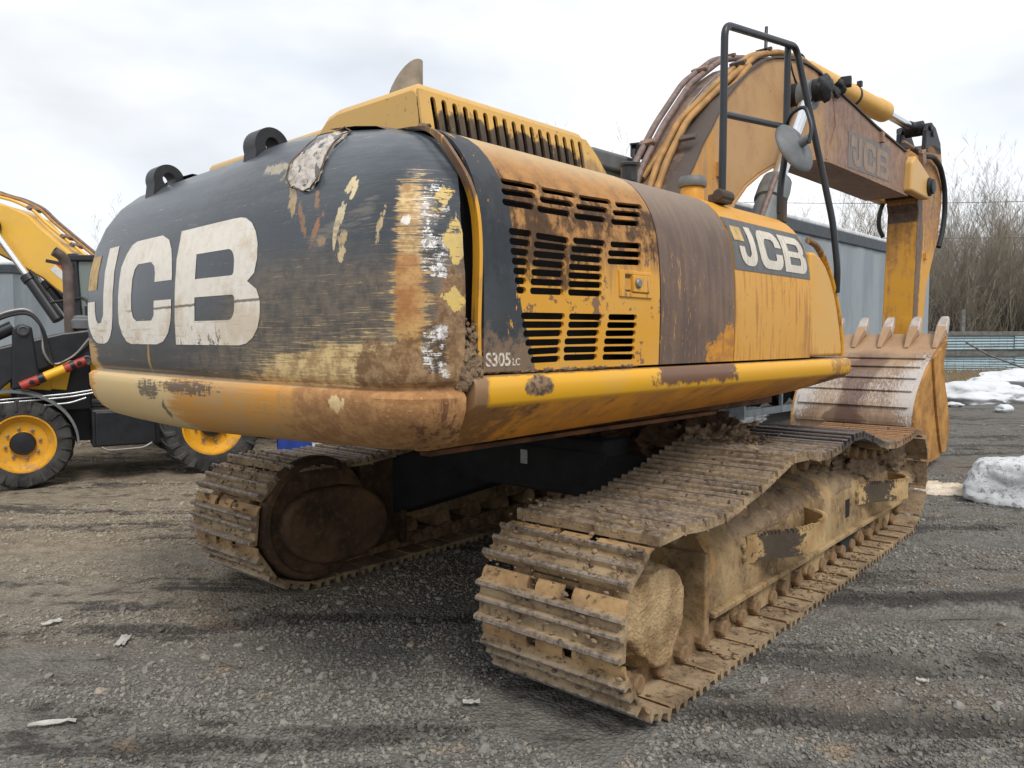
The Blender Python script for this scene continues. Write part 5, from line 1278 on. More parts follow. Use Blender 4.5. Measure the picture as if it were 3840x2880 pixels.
# lip plate, adapters and teeth
b = MB(); b.prism([(6.36, 1.66), (5.72, 1.385), (5.70, 1.34), (6.36, 1.61)], BX0, BX1); b.build('bucket_lip', BKM, BK, bevel=.006)
TTH = simple('bright_tooth_steel', lin(196, 186, 178), .5, .1, .3, 12, .3)
for i in range(5):
    x = .72 - .325 * i
    b = MB()
    d = Vector((.80, .60)).normalized(); n = Vector((-d.y, d.x))
    P2_ = lambda t, h: (6.05 + d.x * t, 1.50 + d.y * t + h)
    # adapter: a wedge on the outer skin widening towards the tooth
    def rg(t, w, h, o):
        p = Vector((5.93, 1.46)).lerp(Vector((6.27, 1.70)), t); n_ = Vector((-.58, .82)); c_ = p + n_ * o
        return [(x + sx * w, c_.x + n_.x * sz * h, c_.y + n_.y * sz * h) for sx, sz in ((-1, -1), (1, -1), (1, 1), (-1, 1))]
    b.rows([rg(0, .026, .012, .02), rg(.45, .042, .035, .03), rg(1.0, .060, .055, .02)], closed=True); b.f += [(0, 1, 2, 3), tuple(range(len(b.v) - 4, len(b.v)))]
    AD = b.build('tooth_adapter', BKM, BK, bevel=.008)
    b = MB()
    def rt_(t, w, h):
        p = Vector((6.22, 1.67)).lerp(Vector((6.40, 1.875)), t); n_ = Vector((-.75, .66))
        return [(x + sx * w, p.x + n_.x * sz * h, p.y + n_.y * sz * h) for sx, sz in ((-1, -1), (1, -1), (1, 1), (-1, 1))]
    b.rows([rt_(0, .062, .052), rt_(.2, .064, .056), rt_(.65, .056, .046), rt_(.92, .046, .032), rt_(1.0, .030, .014)], closed=True); b.f += [(0, 1, 2, 3), tuple(range(len(b.v) - 4, len(b.v)))]
    b.build('bucket_tooth', TTH, BK, bevel=.016, seg=3, smooth=50)
# ears and link that hold the bucket to the arm
b = MB()
for x in (-.16, .35): b.prism([(6.0, .10), (6.95, .40), (6.95, .80), (6.6, .85), (6.2, .40)], x - .03, x + .03)
b.lathe([(.06, -.32), (.06, .32)], (.1, 6.64, .72), (1, 0, 0), 14); b.build('bucket_ear', SIDE, BK, bevel=.01)

# ------------------------------------------------------------------ things in the yard
def cam_empty(name, px, d, z=0, turn=0):
    """an Empty on the ground at photo column px and depth d, its x axis along the image, y away"""
    u = (px - 1106) / 1661 * d; p = CAMP + RT * u + FW * d
    return empty(name, (p.x, p.y, z), YAW + turn)

# --- backhoe loader behind the counterweight, nose to the left
BH = tag(cam_empty('backhoe_loader', 450, 9.2), 'black and yellow wheeled backhoe loader parked at the left, partly hidden by the counterweight', 'backhoe loader')
BH.rotation_euler.z = YAW + math.atan2(-.535, -.845)
YM = yellow_paint('loader_yellow', lambda m: .02 + m.z * 0, BRN, (.86, .46, .012, 1), .1, streak=False, rough=.35)
BLM = simple('loader_black', (.016, .018, .022, 1), .40, 0, .35, 7, .15)
TYM = mud_mat('tyre_rubber', (.075, .072, .068, 1), (.030, .030, .030, 1), 6, .3, .004)
RIMM = yellow_paint('muddy_rim', lambda m: .36 + m.z.st(.5, .1) * .12, lin(150, 112, 62), (.70, .34, .012, 1), .2, streak=False)
def wheel(name, x, y, R_, rim, w, par, big=False, hub=True):
    prof = [(rim * .98, -w * .36), (rim * 1.04, -w * .5), (R_ * .80, -w * .52), (R_ * .93, -w * .46), (R_ * .965, -w * .3), (R_ * .97, w * .3), (R_ * .93, w * .46), (R_ * .80, w * .52), (rim * 1.04, w * .5), (rim * .98, w * .36)]
    b = MB(); b.lathe(prof, (x, y, R_), (0, 1, 0), 44, cap=False); T = b.build(name, TYM, par, smooth=40)
    nl = 20
    b = MB()
    for i in range(nl):
        for s in (-1, 1):
            a0 = 2 * math.pi * (i + (.5 if s > 0 else 0)) / nl; pts = []
            for j in range(5):
                t = j / 4; a = a0 + s * .0 + t * .30; yy = s * w * (.02 + .53 * t); r0 = R_ * (.95 - .22 * max(0, t - .5) * 2); r1 = R_ * (1.0 - .075 * max(0, t - .6) * 2.5)
                dw = .030
                pts.append([(x + r * math.sin(a + q), y + yy, R_ + r * math.cos(a + q)) for r, q in ((r0, -dw * 1.5), (r1, -dw), (r1, dw), (r0, dw * 1.5))])
            b.rows(pts, closed=True); o_ = len(b.v); b.f += [(o_ - 4, o_ - 3, o_ - 2, o_ - 1), (o_ - 20, o_ - 19, o_ - 18, o_ - 17)]
    b.build('tread_lug', TYM, T)
    b = MB(); b.lathe([(rim, w * .30), (rim * 1.02, w * .47), (rim * .96, w * .47), (rim * .90, w * .36), (rim * .80, w * .30), (rim * .74, w * .22), (rim * .42, w * .20), (rim * .40, w * .24), (0, w * .24)], (x, y, R_), (0, 1, 0), 40, cap=False); b.build('rim', RIMM, T, smooth=35)
    if hub:
        b = MB(); b.lathe([(rim * .40, w * .22), (rim * .40, w * .34), (rim * .34, w * .40), (rim * .1, w * .42), (0, w * .42)], (x, y, R_), (0, 1, 0), 20); b.build('hub', BLM, T, smooth=35)
        b = MB()
        for i in range(8):
            a = 2 * math.pi * i / 8 + .2; b.lathe([(.016, w * .2), (.016, w * .30), (0, w * .31)], (x + rim * .53 * math.sin(a), y, R_ + rim * .53 * math.cos(a)), (0, 1, 0), 6)
        b.build('wheel_nut', STEEL, T)
    return T
wheel('rear_wheel', 0, 0, .57, .34, .42, BH); wheel('front_wheel', 1.90, -.02, .485, .305, .34, BH)
wheel('rear_wheel', 0, -1.75, .57, .34, .42, BH, hub=False); wheel('front_wheel', 1.90, -1.75, .485, .305, .34, BH, hub=False)
b = MB(); b.box((.85, -.95, .62), (2.6, .9, .42)); b.box((.75, -.12, .60), (1.0, .40, .42)); b.build('chassis', BLM, BH, bevel=.02)
b = MB(); b.box((.92, .02, .60), (.60, .30, .38)); BX = b.build('side_box', BLM, BH, bevel=.012)
b = MB(); b.tube(fillet([(1.17, .18, .40), (1.10, .19, .36), (.75, .19, .37), (.66, .18, .42)], .05, 4), .012, 8); b.build('step_bar', STEEL, BX)
b = MB(); b.prism([(.0, .95), (2.3, .95), (2.35, 1.28), (2.0, 1.48), (1.1, 1.56), (.0, 1.60)], -1.35, -.45, axis='y'); b.build('hood', YM, BH, bevel=.04, seg=3)
b = MB(); b.prism([(1.47, 1.02), (1.62, 1.04), (1.58, 1.30), (1.40, 1.36)], -.24, -.20, axis='y'); b.prism([(1.62, 1.02), (1.95, 1.06), (1.75, 1.20), (1.5, 1.24)], -.26, -.22, axis='y'); b.build('side_panel', YM, BH, bevel=.008)
b = MB(); b.prism([(1.22, .78), (2.0, .78), (2.0, 1.35), (1.22, 1.35)], -.42, -.30, axis='y'); b.build('engine_side', BLM, BH, bevel=.02)
# loader tower and arm
b = MB(); b.prism([(1.10, 1.34), (1.10, 1.66), (1.20, 1.70), (1.50, 1.66), (1.88, 1.56), (2.10, 1.50), (2.9, .80), (2.9, .60), (2.55, .62), (2.15, 1.0), (1.95, 1.18), (1.45, 1.36)], .02, .12, axis='y')
b.prism([(1.72, 1.10), (1.98, 1.06), (1.96, 1.70), (1.88, 1.76), (1.78, 1.72)], .0, .14, axis='y'); LA = b.build('loader_arm', BLM, BH, bevel=.02)
b = MB(); b.prism([(1.10, 1.34), (1.10, 1.66), (1.20, 1.70), (1.50, 1.66), (1.88, 1.56), (2.10, 1.50), (2.9, .80), (2.9, .60), (2.55, .62), (2.15, 1.0), (1.95, 1.18), (1.45, 1.36)], -1.95, -1.85, axis='y'); b.build('loader_arm', BLM, BH, bevel=.02)
for x, z in ((1.86, 1.68), (1.28, 1.36), (1.20, 1.60)):
    b = MB(); b.lathe([(.055, .10), (.055, .165), (.04, .17), (.03, .16), (0, .16)], (x, 0, z), (0, 1, 0), 16); b.build('pivot_pin', simple('pin_grey', (.07, .07, .075, 1), .4), LA, smooth=35)
b = MB(); b.tube([(1.90, .20, 1.10), (1.30, .20, 1.36)], .048, 14); ST = b.build('safety_strut', simple('strut_red', (.40, .045, .03, 1), .5), BH, smooth=50)
b = MB(); b.tube([(1.68, .20, 1.195), (1.50, .20, 1.273)], .050, 14); b.build('strut_label', YM, ST, smooth=50)
b = MB(); b.tube([(1.74, .20, 1.17), (1.69, .20, 1.19)], .054, 14); b.lathe([(.025, .04), (.025, .06), (0, .065)], (1.80, .20, 1.143), (0, 1, 0), 12); b.lathe([(.025, .04), (.025, .06), (0, .065)], (1.36, .20, 1.334), (0, 1, 0), 12); b.tube([(1.44, .20, 1.30), (1.40, .20, 1.317)], .054, 14); b.build('strut_band', BLM, ST, smooth=50)
b = MB(); b.tube([(1.95, .06, 1.72), (2.5, .06, 1.42), (3.1, .06, 1.15)], .07, 14); b.build('loader_ram', BLM, BH, smooth=50)
for dy, dz in ((0, .10), (.03, .075), (-.03, .12)):
    b = MB(); b.tube(fillet([(3.0, .09 + dy, 1.20 + dz), (2.0, .09 + dy, 1.76 + dz), (1.80, .10 + dy, 1.80 + dz), (1.68, .14 + dy, 1.72), (1.66 - dy, .15, 1.45), (1.60, .15, 1.30), (1.40, .15, 1.40), (1.25, .15, 1.48 + dz)], .12, 5), .016, 8); b.build('loader_hose', RUBBER if dy >= 0 else STEEL, BH, smooth=50)
for z0, x0 in ((1.00, 1.12), (.965, 1.15), (.90, 1.3)):
    b = MB(); b.tube(fillet([(x0, .12, z0 + .05), (1.45, .12, z0), (1.75, .12, z0 - .02), (2.4, .12, z0 - .06)], .05, 3), .011, 8); b.build('hydraulic_pipe', simple('zinc_pipe', (.55, .56, .57, 1), .35, .7), BH, smooth=50)
b = MB(); rows = []
for i in range(18):
    a = R(-8 + 100 * i / 17); rows.append([(1.90 - .62 * math.sin(a) + .12, y, .47 + .56 * math.cos(a)) for y in (-.20, .17)] + [(1.90 - .64 * math.sin(a) + .12, y, .49 + .57 * math.cos(a)) for y in (.17, -.20)])
b.rows(rows, closed=True); b.box((1.88, -.1, .93), (.12, .16, .22)); b.build('front_fender', GREYP, BH, smooth=40)
b = MB(); b.tube(fillet([(1.42, -.15, 1.62), (1.42, -.15, 2.38), (1.47, -.12, 2.50), (1.55, -.10, 2.55)], .12, 6), .055, 16, cap=False); b.build('exhaust_stack', simple('stack_brown_steel', lin(110, 94, 88), .7, .0, .4, 8, .2), BH, smooth=50, solid=.005)
b = MB(); b.lathe([(.06, 1.60), (.06, 1.70), (.14, 1.71), (.145, 1.80), (.125, 1.82), (.125, 1.835), (.10, 1.85), (0, 1.86)], (1.31, -.20, 0), (0, 0, 1), 24); b.build('pre_cleaner', GREYP, BH, smooth=35)
b = MB(); b.lathe([(.065, 1.60), (.065, 1.69)], (1.27, -.16, 0), (0, 0, 1), 18); b.build('cleaner_neck', YM, BH, smooth=35)
b = MB()
for x in (.95, -.35):
    for y in (-.12, -1.55): b.box((x, y, 1.75), (.08, .08, 1.7))
b.box((.3, -.85, 2.58), (1.45, 1.6, .10)); b.build('cab_frame', BLM, BH, bevel=.02)
b = MB(); b.box((.3, -.12, 1.95), (1.2, .015, 1.2)); b.box((.95, -.85, 1.95), (.015, 1.35, 1.2)); b.build('window', GLS, BH)
# folded rear digger boom rising behind
b = MB(); b.prism([(-1.35, 1.0), (-.95, .95), (-.55, 2.6), (-.32, 3.72), (-.58, 3.90), (-.80, 3.86), (-.95, 3.5)], -1.30, -1.0, axis='y'); b.prism([(-1.35, 1.0), (-1.5, 1.05), (-1.30, 3.0), (-.78, 3.88), (-.60, 3.92)], -1.25, -1.05, axis='y'); DB_ = b.build('digger_boom', YM, BH, bevel=.02)
b = MB(); b.tube(fillet([(-.34, -.99, 3.4), (-.45, -.95, 3.72), (-.62, -.97, 3.76), (-.66, -1.0, 3.5)], .08, 4), .022, 8); b.box((-.42, -.96, 3.62), (.16, .06, .07)); b.build('digger_hose', RUBBER, DB_, smooth=50)
# blue rear panel with the registration plate, near the ground
b = MB(); b.box((-1.02, .0, .27), (.44, .05, .26)); b.box((-1.0, -.25, .5), (.5, .45, .12)); NP = b.build('rear_panel', simple('panel_blue', (.025, .06, .32, 1), .45), BH, bevel=.008)
b = MB(); b.box((-1.38, .03, .34), (.30, .012, .16)); b.box((-1.28, .03, .215), (.085, .012, .07)); b.build('number_plate', simple('plate_white', (.66, .65, .63, 1), .5, 0, .1), BH)
fwd = Matrix.Translation((-1.245, .0375, .295)) @ Matrix(((-1, 0, 0, 0), (0, 0, 1, 0), (0, 1, 0, 0), (0, 0, 0, 1)))
text_mesh('plate_text', 'M23710V', .078, simple('plate_ink', (.02, .02, .02, 1), .6), BH, fwd)

# --- second excavator behind it: arched boom rising to the left
E2 = tag(cam_empty('excavator', 190, 12.8), 'clean yellow excavator in the left background with raised boom and twin cylinders', 'excavator')
def e2(px, py, dd=0):
    """photo pixel to local x,z of the boom plane at depth 12.8"""
    return ((px - 190) / 1661 * 12.8, 1.6 - (py - 731) / 1661 * 12.8)
Y2 = yellow_paint('second_yellow', lambda m: .0 + m.z * 0, lin(150, 104, 50), (.80, .47, .06, 1), .35, streak=False, rough=.4)
top2 = [(-260, 470), (-120, 425), (-40, 428), (0, 442), (29, 449), (72, 469), (95, 494), (135, 528), (176, 562), (225, 605), (262, 660)]
bot2 = [(205, 690), (158, 646), (126, 624), (102, 603), (68, 583), (32, 563), (0, 546), (-60, 530), (-120, 545), (-250, 600)]
b = MB(); b.prism([e2(*p) for p in top2] + [e2(*p) for p in bot2], 0, .62, axis='y'); B2_ = b.build('boom', Y2, E2, bevel=.015)
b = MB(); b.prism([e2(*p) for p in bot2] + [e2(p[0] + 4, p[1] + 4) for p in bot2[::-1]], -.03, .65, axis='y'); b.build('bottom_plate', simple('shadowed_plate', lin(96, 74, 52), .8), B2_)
for dy, dz, mt in ((.10, -14, Y2), (.30, -20, PIPEY), (.42, -23, PIPEG)):
    b = MB(); b.tube(fillet([(lambda q: (q[0], dy, q[1]))(e2(p[0] + 4, p[1] + dz)) for p in top2[1:-1]], .2, 4), .026, 10); b.build('boom_pipe', mt, B2_, smooth=50)
for px, py in ((140, 512), (160, 530), (70, 452)):
    q = e2(px, py); b = MB(); b.box((q[0], .2, q[1]), (.07, .34, .06), ry=.75); b.build('pipe_clamp', PIPEG, B2_, bevel=.01)
for (r0, r1, c1), y in ((((2, 492), (77, 598), (140, 692)), -.14), (((6, 560), (47, 602), (140, 728)), .76)):
    p0, p1, p2 = (Vector((e2(*q)[0], y, e2(*q)[1])) for q in (r0, r1, c1))
    b = MB(); b.tube([p1, p1.lerp(p2, .12), p1.lerp(p2, .13), p2], [.115, .115, .095, .095], 18); o2 = Vector((.10, -.08, .08)); b.tube([p1 + o2, p2 + o2], .02, 8); LC2 = b.build('lift_cylinder', BLM, E2, smooth=40)
    b = MB(); b.tube([p0, p1.lerp(p2, .05)], .052, 16); b.build('cylinder_rod', CHROME, LC2, smooth=60)
    b = MB(); b.lathe([(.12, -.1), (.12, .1)], p0, (0, 1, 0), 16); b.build('lift_pin', GREASE, LC2, smooth=40)
for nm_, pts_, col in (('white_label', [(116, 585), (126, 574), (165, 609), (156, 619)], (.72, .72, .70, 1)), ('red_label', [(128, 572), (136, 563), (170, 592), (166, 607)], (.62, .06, .03, 1))):
    b = MB(); b.prism([e2(*p) for p in pts_], -.006, -.001, axis='y'); b.build(nm_, simple(nm_ + '_print', col, .5, 0, .2, 30), B2_)
b = MB(); q0 = (.56, 2.7)
for x in (q0[0] + .06, q0[0] + 1.5):
    for y in (-1.35, -.30): b.box((x, y, 2.0), (.14, .10, 1.7), ry=-.05)
b.box((q0[0] + .78, -.82, 2.78), (1.65, 1.2, .09)); b.box((q0[0] + .78, -.82, 1.2), (1.6, 1.15, .25)); CB2 = b.build('cab', BLM, E2, bevel=.02)
b = MB(); b.box((q0[0] + .78, -1.36, 2.0), (1.35, .015, 1.45)); b.box((q0[0] + .05, -.82, 2.0), (.015, 1.0, 1.45)); b.build('window', GLS, CB2)
b = MB(); b.tube(fillet([(q0[0] - .25, -1.5, 2.12), (q0[0] + .25, -1.5, 2.20), (q0[0] + .32, -1.5, 2.05)], .08, 4), .02, 8); b.box((q0[0] + .32, -1.5, 1.92), (.12, .06, .3)); b.box((q0[0] - .15, -1.45, 2.70), (.3, .12, .05), ry=.2); b.tube(fillet([(q0[0] + .1, -1.45, 1.4), (q0[0] + .2, -1.45, 1.8), (q0[0] + .5, -1.45, 1.9)], .1, 4), .025, 8); b.build('cab_mirror', BLM, CB2, smooth=50)
b = MB(); b.box((2.6, .9, 1.55), (3.4, 2.6, 1.1)); b.build('house', Y2, E2, bevel=.08, seg=3)
for y in (-.4, 2.2):
    b = MB(); b.prism([(-.6, .0), (3.4, .0), (3.8, .45), (3.4, .9), (-.6, .9), (-1.0, .45)], y - .3, y + .3, axis='y'); b.build('track', DARKM, E2, bevel=.1, seg=3)

# --- curtain sided trailers
CURT = M('grey_blue_tarpaulin'); n = CURT.noise(1.5, 5, .6, stretch=(1.3, 1.3, .25)); f = CURT.noise(14, 4)
CURT = CURT.out(CURT.mix(n.st(.35, .65), lin(144, 153, 158), lin(126, 136, 143)), .55, 0, n * 1.2 + f * .1, .6, .06)
RAILM = simple('dark_rail', lin(58, 66, 74), .5); WTM = simple('white_trailer_paint', (.68, .69, .70, 1), .5); GALV = simple('galvanised', lin(140, 148, 152), .5, .3)
def trailer(u, v, ang, L0, L1, T, label):
    """u,v: a point of the near top edge seen from the camera frame; ang: heading of the long side"""
    p = CAMP + RT * u + FW * v
    t = tag(empty('curtain_trailer', (p.x, p.y, 0), YAW + ang), label, 'trailer')
    Z = 1.02
    n = int((L1 - L0) / .22); rows = []
    for i in range(n + 1):
        x = L0 + (L1 - L0) * i / n; w = .014 * math.sin(i * 2.2) + .012 * math.sin(i * .9)
        rows.append([(x, w, Z + .02), (x, w * 1.4, (Z + T) / 2), (x, w * .4, T - .10)])
    b = MB(); b.rows(rows); b.build('curtain', CURT, t, smooth=60)
    b = MB(); b.box(((L0 + L1) / 2, 1.27, (Z + T) / 2 - .03), (L1 - L0 - .05, 2.46, T - Z - .12)); b.build('cargo_body', CURT, t)
    b = MB(); b.box(((L0 + L1) / 2, 1.25, T - .13), (L1 - L0 + .04, 2.58, .22)); b.build('top_rail', RAILM, t, bevel=.02)
    b = MB(); b.box(((L0 + L1) / 2, 1.25, T + .01), (L1 - L0 + .06, 2.54, .09)); b.build('roof', WTM, t, bevel=.03)
    b = MB(); b.box(((L0 + L1) / 2, .02, Z - .07), (L1 - L0, .08, .16)); b.box(((L0 + L1) / 2, .9, Z - .2), (L1 - L0, .15, .3)); b.box(((L0 + L1) / 2, 1.7, Z - .2), (L1 - L0, .15, .3)); b.build('floor_beam', RAILM, t)
    b = MB()
    for z in (.34, .70): b.box(((L0 + L1) / 2 + 1.2, .10, z), (L1 - L0 - 5.4, .04, .12))
    for k in range(4): b.box((L0 + 3.95 + k * 1.5, .10, .58), (.06, .05, .58))
    b.box((L0 + 3.9, .16, .55), (.05, .35, .56)); b.build('side_guard', GALV, t)
    b = MB()
    for y in (.45, 2.0): b.box((L0 + 2.95, y, .58), (.15, .15, .8)); b.lathe([(.17, 0), (.17, .05), (.10, .12), (.08, .2)], (L0 + 2.95, y, .14), (0, 0, 1), 14); b.box((L0 + 2.95, y, .25), (.24, .2, .1))
    b.build('landing_leg', GREYP, t)
    for x in (L1 - 2.2, L1 - 3.5, L1 - 4.8):
        for y in (.25, 2.25):
            b = MB(); b.lathe([(.26, -.17), (.46, -.17), (.51, -.1), (.51, .1), (.46, .17), (.26, .17), (.2, .05), (0, .05)], (x, y, .51), (0, 1, 0), 24); b.build('wheel', RUBBER, t, smooth=35)
    return t
trailer(5.13, 13.9, math.atan2(.714, .70), -5.8, 7.5, 3.72, 'grey curtain sided trailer parked behind the boom and the bucket')
trailer(-21.5, 20.0, 0.0, -5, 8.6, 3.52, 'grey curtain sided trailer far left behind the second excavator')

# --- snow
def snow_mat(name, dirt=.3, sc=3):
    m = M(name); n = m.noise(sc, 6, .65); f = m.noise(sc * 6, 6, .75); g = m.noise(sc * 18, 4, .7)
    c = m.mix(n.st(.4, .7) * .5, (.66, .68, .70, 1), (.54, .56, .58, 1))
    c = m.mix((f + dirt * .2).st(.62, .70) * .8, c, lin(120, 116, 112)); c = m.mix((g + n * .2).st(.76, .82) * .6, c, lin(70, 66, 62))
    return m.out(c, .8, 0, f + g * .3, .6, .02)
SNW, SND = snow_mat('snow_clean', -.15, 2), snow_mat('snow_dirty', .45, 3.2)
def blob(name, px, py, size, mat, label, cat, seed, amp=.3, sub=4, sink=.25, fr=1.5, flat=None, group=None):
    d = 1.6 * 1661 / (py - 731); o = cam_empty(name, px, d); p = o.location.copy(); bpy.data.objects.remove(o)
    b = MB(); b.lump((0, 0, size[2] * (1 - sink)), size, seed, amp, sub, fr)
    o = b.build(name, mat, smooth=70); o.location = (p.x, p.y, gh(p.x, p.y)); o.rotation_euler.z = YAW
    return tag(o, label, cat, group)
# the cut block at the right edge
d_ = 1.6 * 1661 / (1086 - 731); o = cam_empty('snow_block', 2172, d_); p = o.location.copy(); bpy.data.objects.remove(o)
b = MB(); bm = bmesh.new(); bmesh.ops.create_cube(bm, size=1); bmesh.ops.subdivide_edges(bm, edges=bm.edges, cuts=24, use_grid_fill=True)
vs = []
for v in bm.verts:
    q = v.co.copy(); r = (abs(q.x) ** 8 + abs(q.y) ** 8 + abs(q.z) ** 8) ** .125; q = q * (.5 / r) if r > 0 else q
    q = Vector((q.x * .54 + q.z * .10, q.y * .54, q.z * .46 + .20 - q.x * .05 + q.x * q.z * .2)); k = noise.noise(q * 4) * .05 + noise.noise(q * 11) * .022 + noise.noise(q * 24) * .010
    vs.append(q + v.co.normalized() * k)
b.add(vs, [tuple(v.index for v in f.verts) for f in bm.faces]); bm.free()
o = b.build('snow_block', SND, smooth=75); o.location = (p.x, p.y, gh(p.x, p.y)); o.rotation_euler.z = YAW - .55
tag(o, 'dirty block of packed snow lying on the gravel at the right edge', 'snow block')
# trodden strip of old snow beside it
b = MB(); rows = []
for i in range(44):
    row = []
    for j in range(34):
        a, c = i / 43 - .5, j / 33 - .5; e = max(0, 1 - (a * a + c * c) * 4 + noise.noise(Vector((a * 5, c * 5, 2))) * .9)
        row.append((a * .62, c * .80, -.02 + .055 * min(1, e * 2.2) + .016 * math.sin(c * 42 + a * 3) * min(1, e * 2) + .012 * noise.noise(Vector((a * 16, c * 16, 4)))))
    rows.append(row)
b.rows(rows); o = b.build('snow_patch', mud_mat('old_snow', lin(222, 212, 196), lin(186, 164, 134), 5, .6, .02), smooth=70)
d_ = 1.6 * 1661 / (1062 - 731); q = cam_empty('t', 2050, d_); o.location = (q.location.x, q.location.y, gh(q.location.x, q.location.y)); o.rotation_euler.z = YAW; bpy.data.objects.remove(q)
tag(o, 'flat trodden patch of old snow with track prints beside the snow block', 'snow patch')
blob('snow_pile', 2105, 868, (1.25, .9, .42), SNW, 'white snow heap in front of the tin fence, just right of the bucket', 'snow pile', 3, .20, 5, .75)
blob('snow_pile', 2240, 838, (2.3, .9, .46), SNW, 'snow bank against the fence at the right edge of the yard', 'snow pile', 5, .20, 5, .75)
blob('snow_lump', 2172, 892, (.16, .16, .10), SNW, 'small snow lump on the dark gravel in front of the snow heap', 'snow lump', 6, .3, 3)
blob('snow_lump', 2062, 880, (.22, .2, .06), SNW, 'thin snow remnant beside the bucket edge', 'snow lump', 9, .3, 3)
blob('snow_pile', 1570, 925, (.65, .5, .22), SND, 'grey snow heap under the trailer beyond the right track', 'snow pile', 11, .4, 4, .3)

# --- fence of corrugated sheets at the far right
FU, FV = 21.0, 31.5
p = CAMP + RT * FU + FW * FV; FN = tag(empty('sheet_fence', (p.x, p.y, 0), YAW - .02), 'long fence of horizontal corrugated tin sheets and boards behind the snow', 'fence')
m = M('corrugated_tin'); rn = m.objinfo('Random'); n = m.noise(1.6, 5, .6, stretch=(.5, 1, 2)); f = m.noise(9, 5, .7)
c = m.mix(rn, lin(186, 204, 208), lin(150, 170, 176)); c = m.mix((n + (f - .5) * .4).st(.5, .7) * .6, c, lin(126, 134, 132)); TIN = m.out(c, .5, .2, f, .1, .01)
WOOD = simple('weathered_board', lin(118, 116, 110), .85, 0, .35, 6, .4)
def tin(L, H, nw):
    b = MB(); rows = []
    for i in range(nw * 6 + 1):
        z = H * i / (nw * 6); w = .022 * math.cos(2 * math.pi * i / 6); rows.append([(0, w, z), (L, w, z)])
    return b.rows(rows)
src = None
for r_, z0, h_ in ((0, .12, .40), (1, .40, .52), (2, 1.10, .68)):
    x = -9.0
    k = 0
    while x < 24:
        L = 2.9 + random.uniform(-.3, .3); b = tin(L, h_, int(h_ / .10)); o = b.build('tin_sheet', TIN, FN, smooth=80); o.location = (x, random.uniform(-.03, .03) - .02 * (k % 2) - .03 * r_, z0 + random.uniform(-.05, .05)); o.rotation_euler.y = random.uniform(-.012, .012)
        x += L - .12; k += 1
for z, h_ in ((1.80, .16), (.98, .18), (.08, .16)):
    x = -9.0
    while x < 24:
        L = random.uniform(2.6, 3.8); b = MB(); b.box((x + L / 2, -.09 + random.uniform(-.02, .02), z), (L - .01, .04, h_)); b.build('board', WOOD, FN, bevel=.006, seg=1); x += L
for i in range(11):
    b = MB(); b.box((-8.6 + i * 3.05, .10, 1.0 + (.35 if i == 2 else 0)), (.14, .12, 2.1 + (.75 if i == 2 else 0))); b.build('fence_post', WOOD, FN)
b = MB()
for i in range(90): b.tube([(-9 + i * .34, -.75, 0), (-9 + i * .34, -.75, 1.75)], .006, 3, cap=False)
for k in range(9): b.tube([(-9, -.75, .1 + k * .2), (22, -.75, .1 + k * .2 + .02)], .006, 3, cap=False)
b.build('wire_mesh', simple('wire_grey', lin(110, 108, 104), .6, .3), FN)
p = CAMP + RT * 21 + FW * 30.2
b = MB(); b.tube([(0, 0, 1.45), (.9, 0, .95), (2.0, 0, .55), (3.2, 0, .12)], .035, 8); o = b.build('fallen_pole', WOOD, smooth=50); o.location = (p.x - 3.2 * RT.x, p.y - 3.2 * RT.y, 0); o.rotation_euler.z = YAW; tag(o, 'dark bent pole leaning against the tin fence', 'pole')

# --- bare trees and dry grass
BARK = M('bare_bark'); n = BARK.noise(3, 4); BARK = BARK.out(BARK.mix(n.st(.4, .6), lin(136, 126, 110), lin(104, 96, 86)), .9)
TWIG = M('bare_twigs'); rn = TWIG.objinfo('Random'); TWIG = TWIG.out(TWIG.mix(rn, lin(144, 134, 116), lin(108, 101, 92)), .9)
def tree_mesh(seed, H, stems, spread, twiggy=1.0):
    rnd = random.Random(seed); trunk, crown = MB(), MB()
    def limb(mb, p, d, L, r, lev):
        n = 4 if lev < 2 else 3; pts = [p]; rs = [r]; q = p.copy(); dd = d.copy()
        for i in range(n):
            dd = (dd + Vector((rnd.uniform(-.18, .18), rnd.uniform(-.18, .18), rnd.uniform(-.02, .14)))).normalized(); q = q + dd * L / n; pts.append(q.copy()); rs.append(r * (1 - .78 * (i + 1) / n))
        (trunk if lev == 0 else crown).tube(pts, rs, 5 if lev == 0 else 3, cap=False)
        if lev >= 4: return
        k = {0: 9, 1: 6, 2: 4, 3: 3}[lev]; k = max(2, int(k * twiggy + rnd.random()))
        for i in range(k):
            t = rnd.uniform(.28 if lev == 0 else .15, 1.0); j = min(n - 1, int(t * n)); s = pts[j].lerp(pts[j + 1], t * n - j)
            a = rnd.uniform(0, 6.28); w = rnd.uniform(.35, .75); nd = (dd + Vector((math.cos(a) * w, math.sin(a) * w, .12))).normalized()
            limb(mb, s, nd, L * rnd.uniform(.30, .55), max(.0055, rs[j] * .45), lev + 1)
    for i in range(stems):
        a = rnd.uniform(0, 6.28); s = rnd.uniform(0, spread); limb(trunk, Vector((math.cos(a) * s * .4, math.sin(a) * s * .4, -.1)), Vector((math.cos(a) * s * .25, math.sin(a) * s * .25, 1)).normalized(), H * rnd.uniform(.7, 1), .045 + H * .004, 0)
    return trunk, crown
kinds = []
for i, (H, st_, sp_) in enumerate(((9.0, 3, .9), (8.0, 4, 1.2), (7.0, 3, 1.0), (10.0, 2, .6), (5.5, 5, 1.5), (6.2, 4, 1.4))):
    tr, cr_ = tree_mesh(40 + i, H, st_, sp_)
    root = empty('bare_tree'); a = tr.build('trunk', BARK, root); c_ = cr_.build('crown', TWIG, root); kinds.append(root)
used = set()
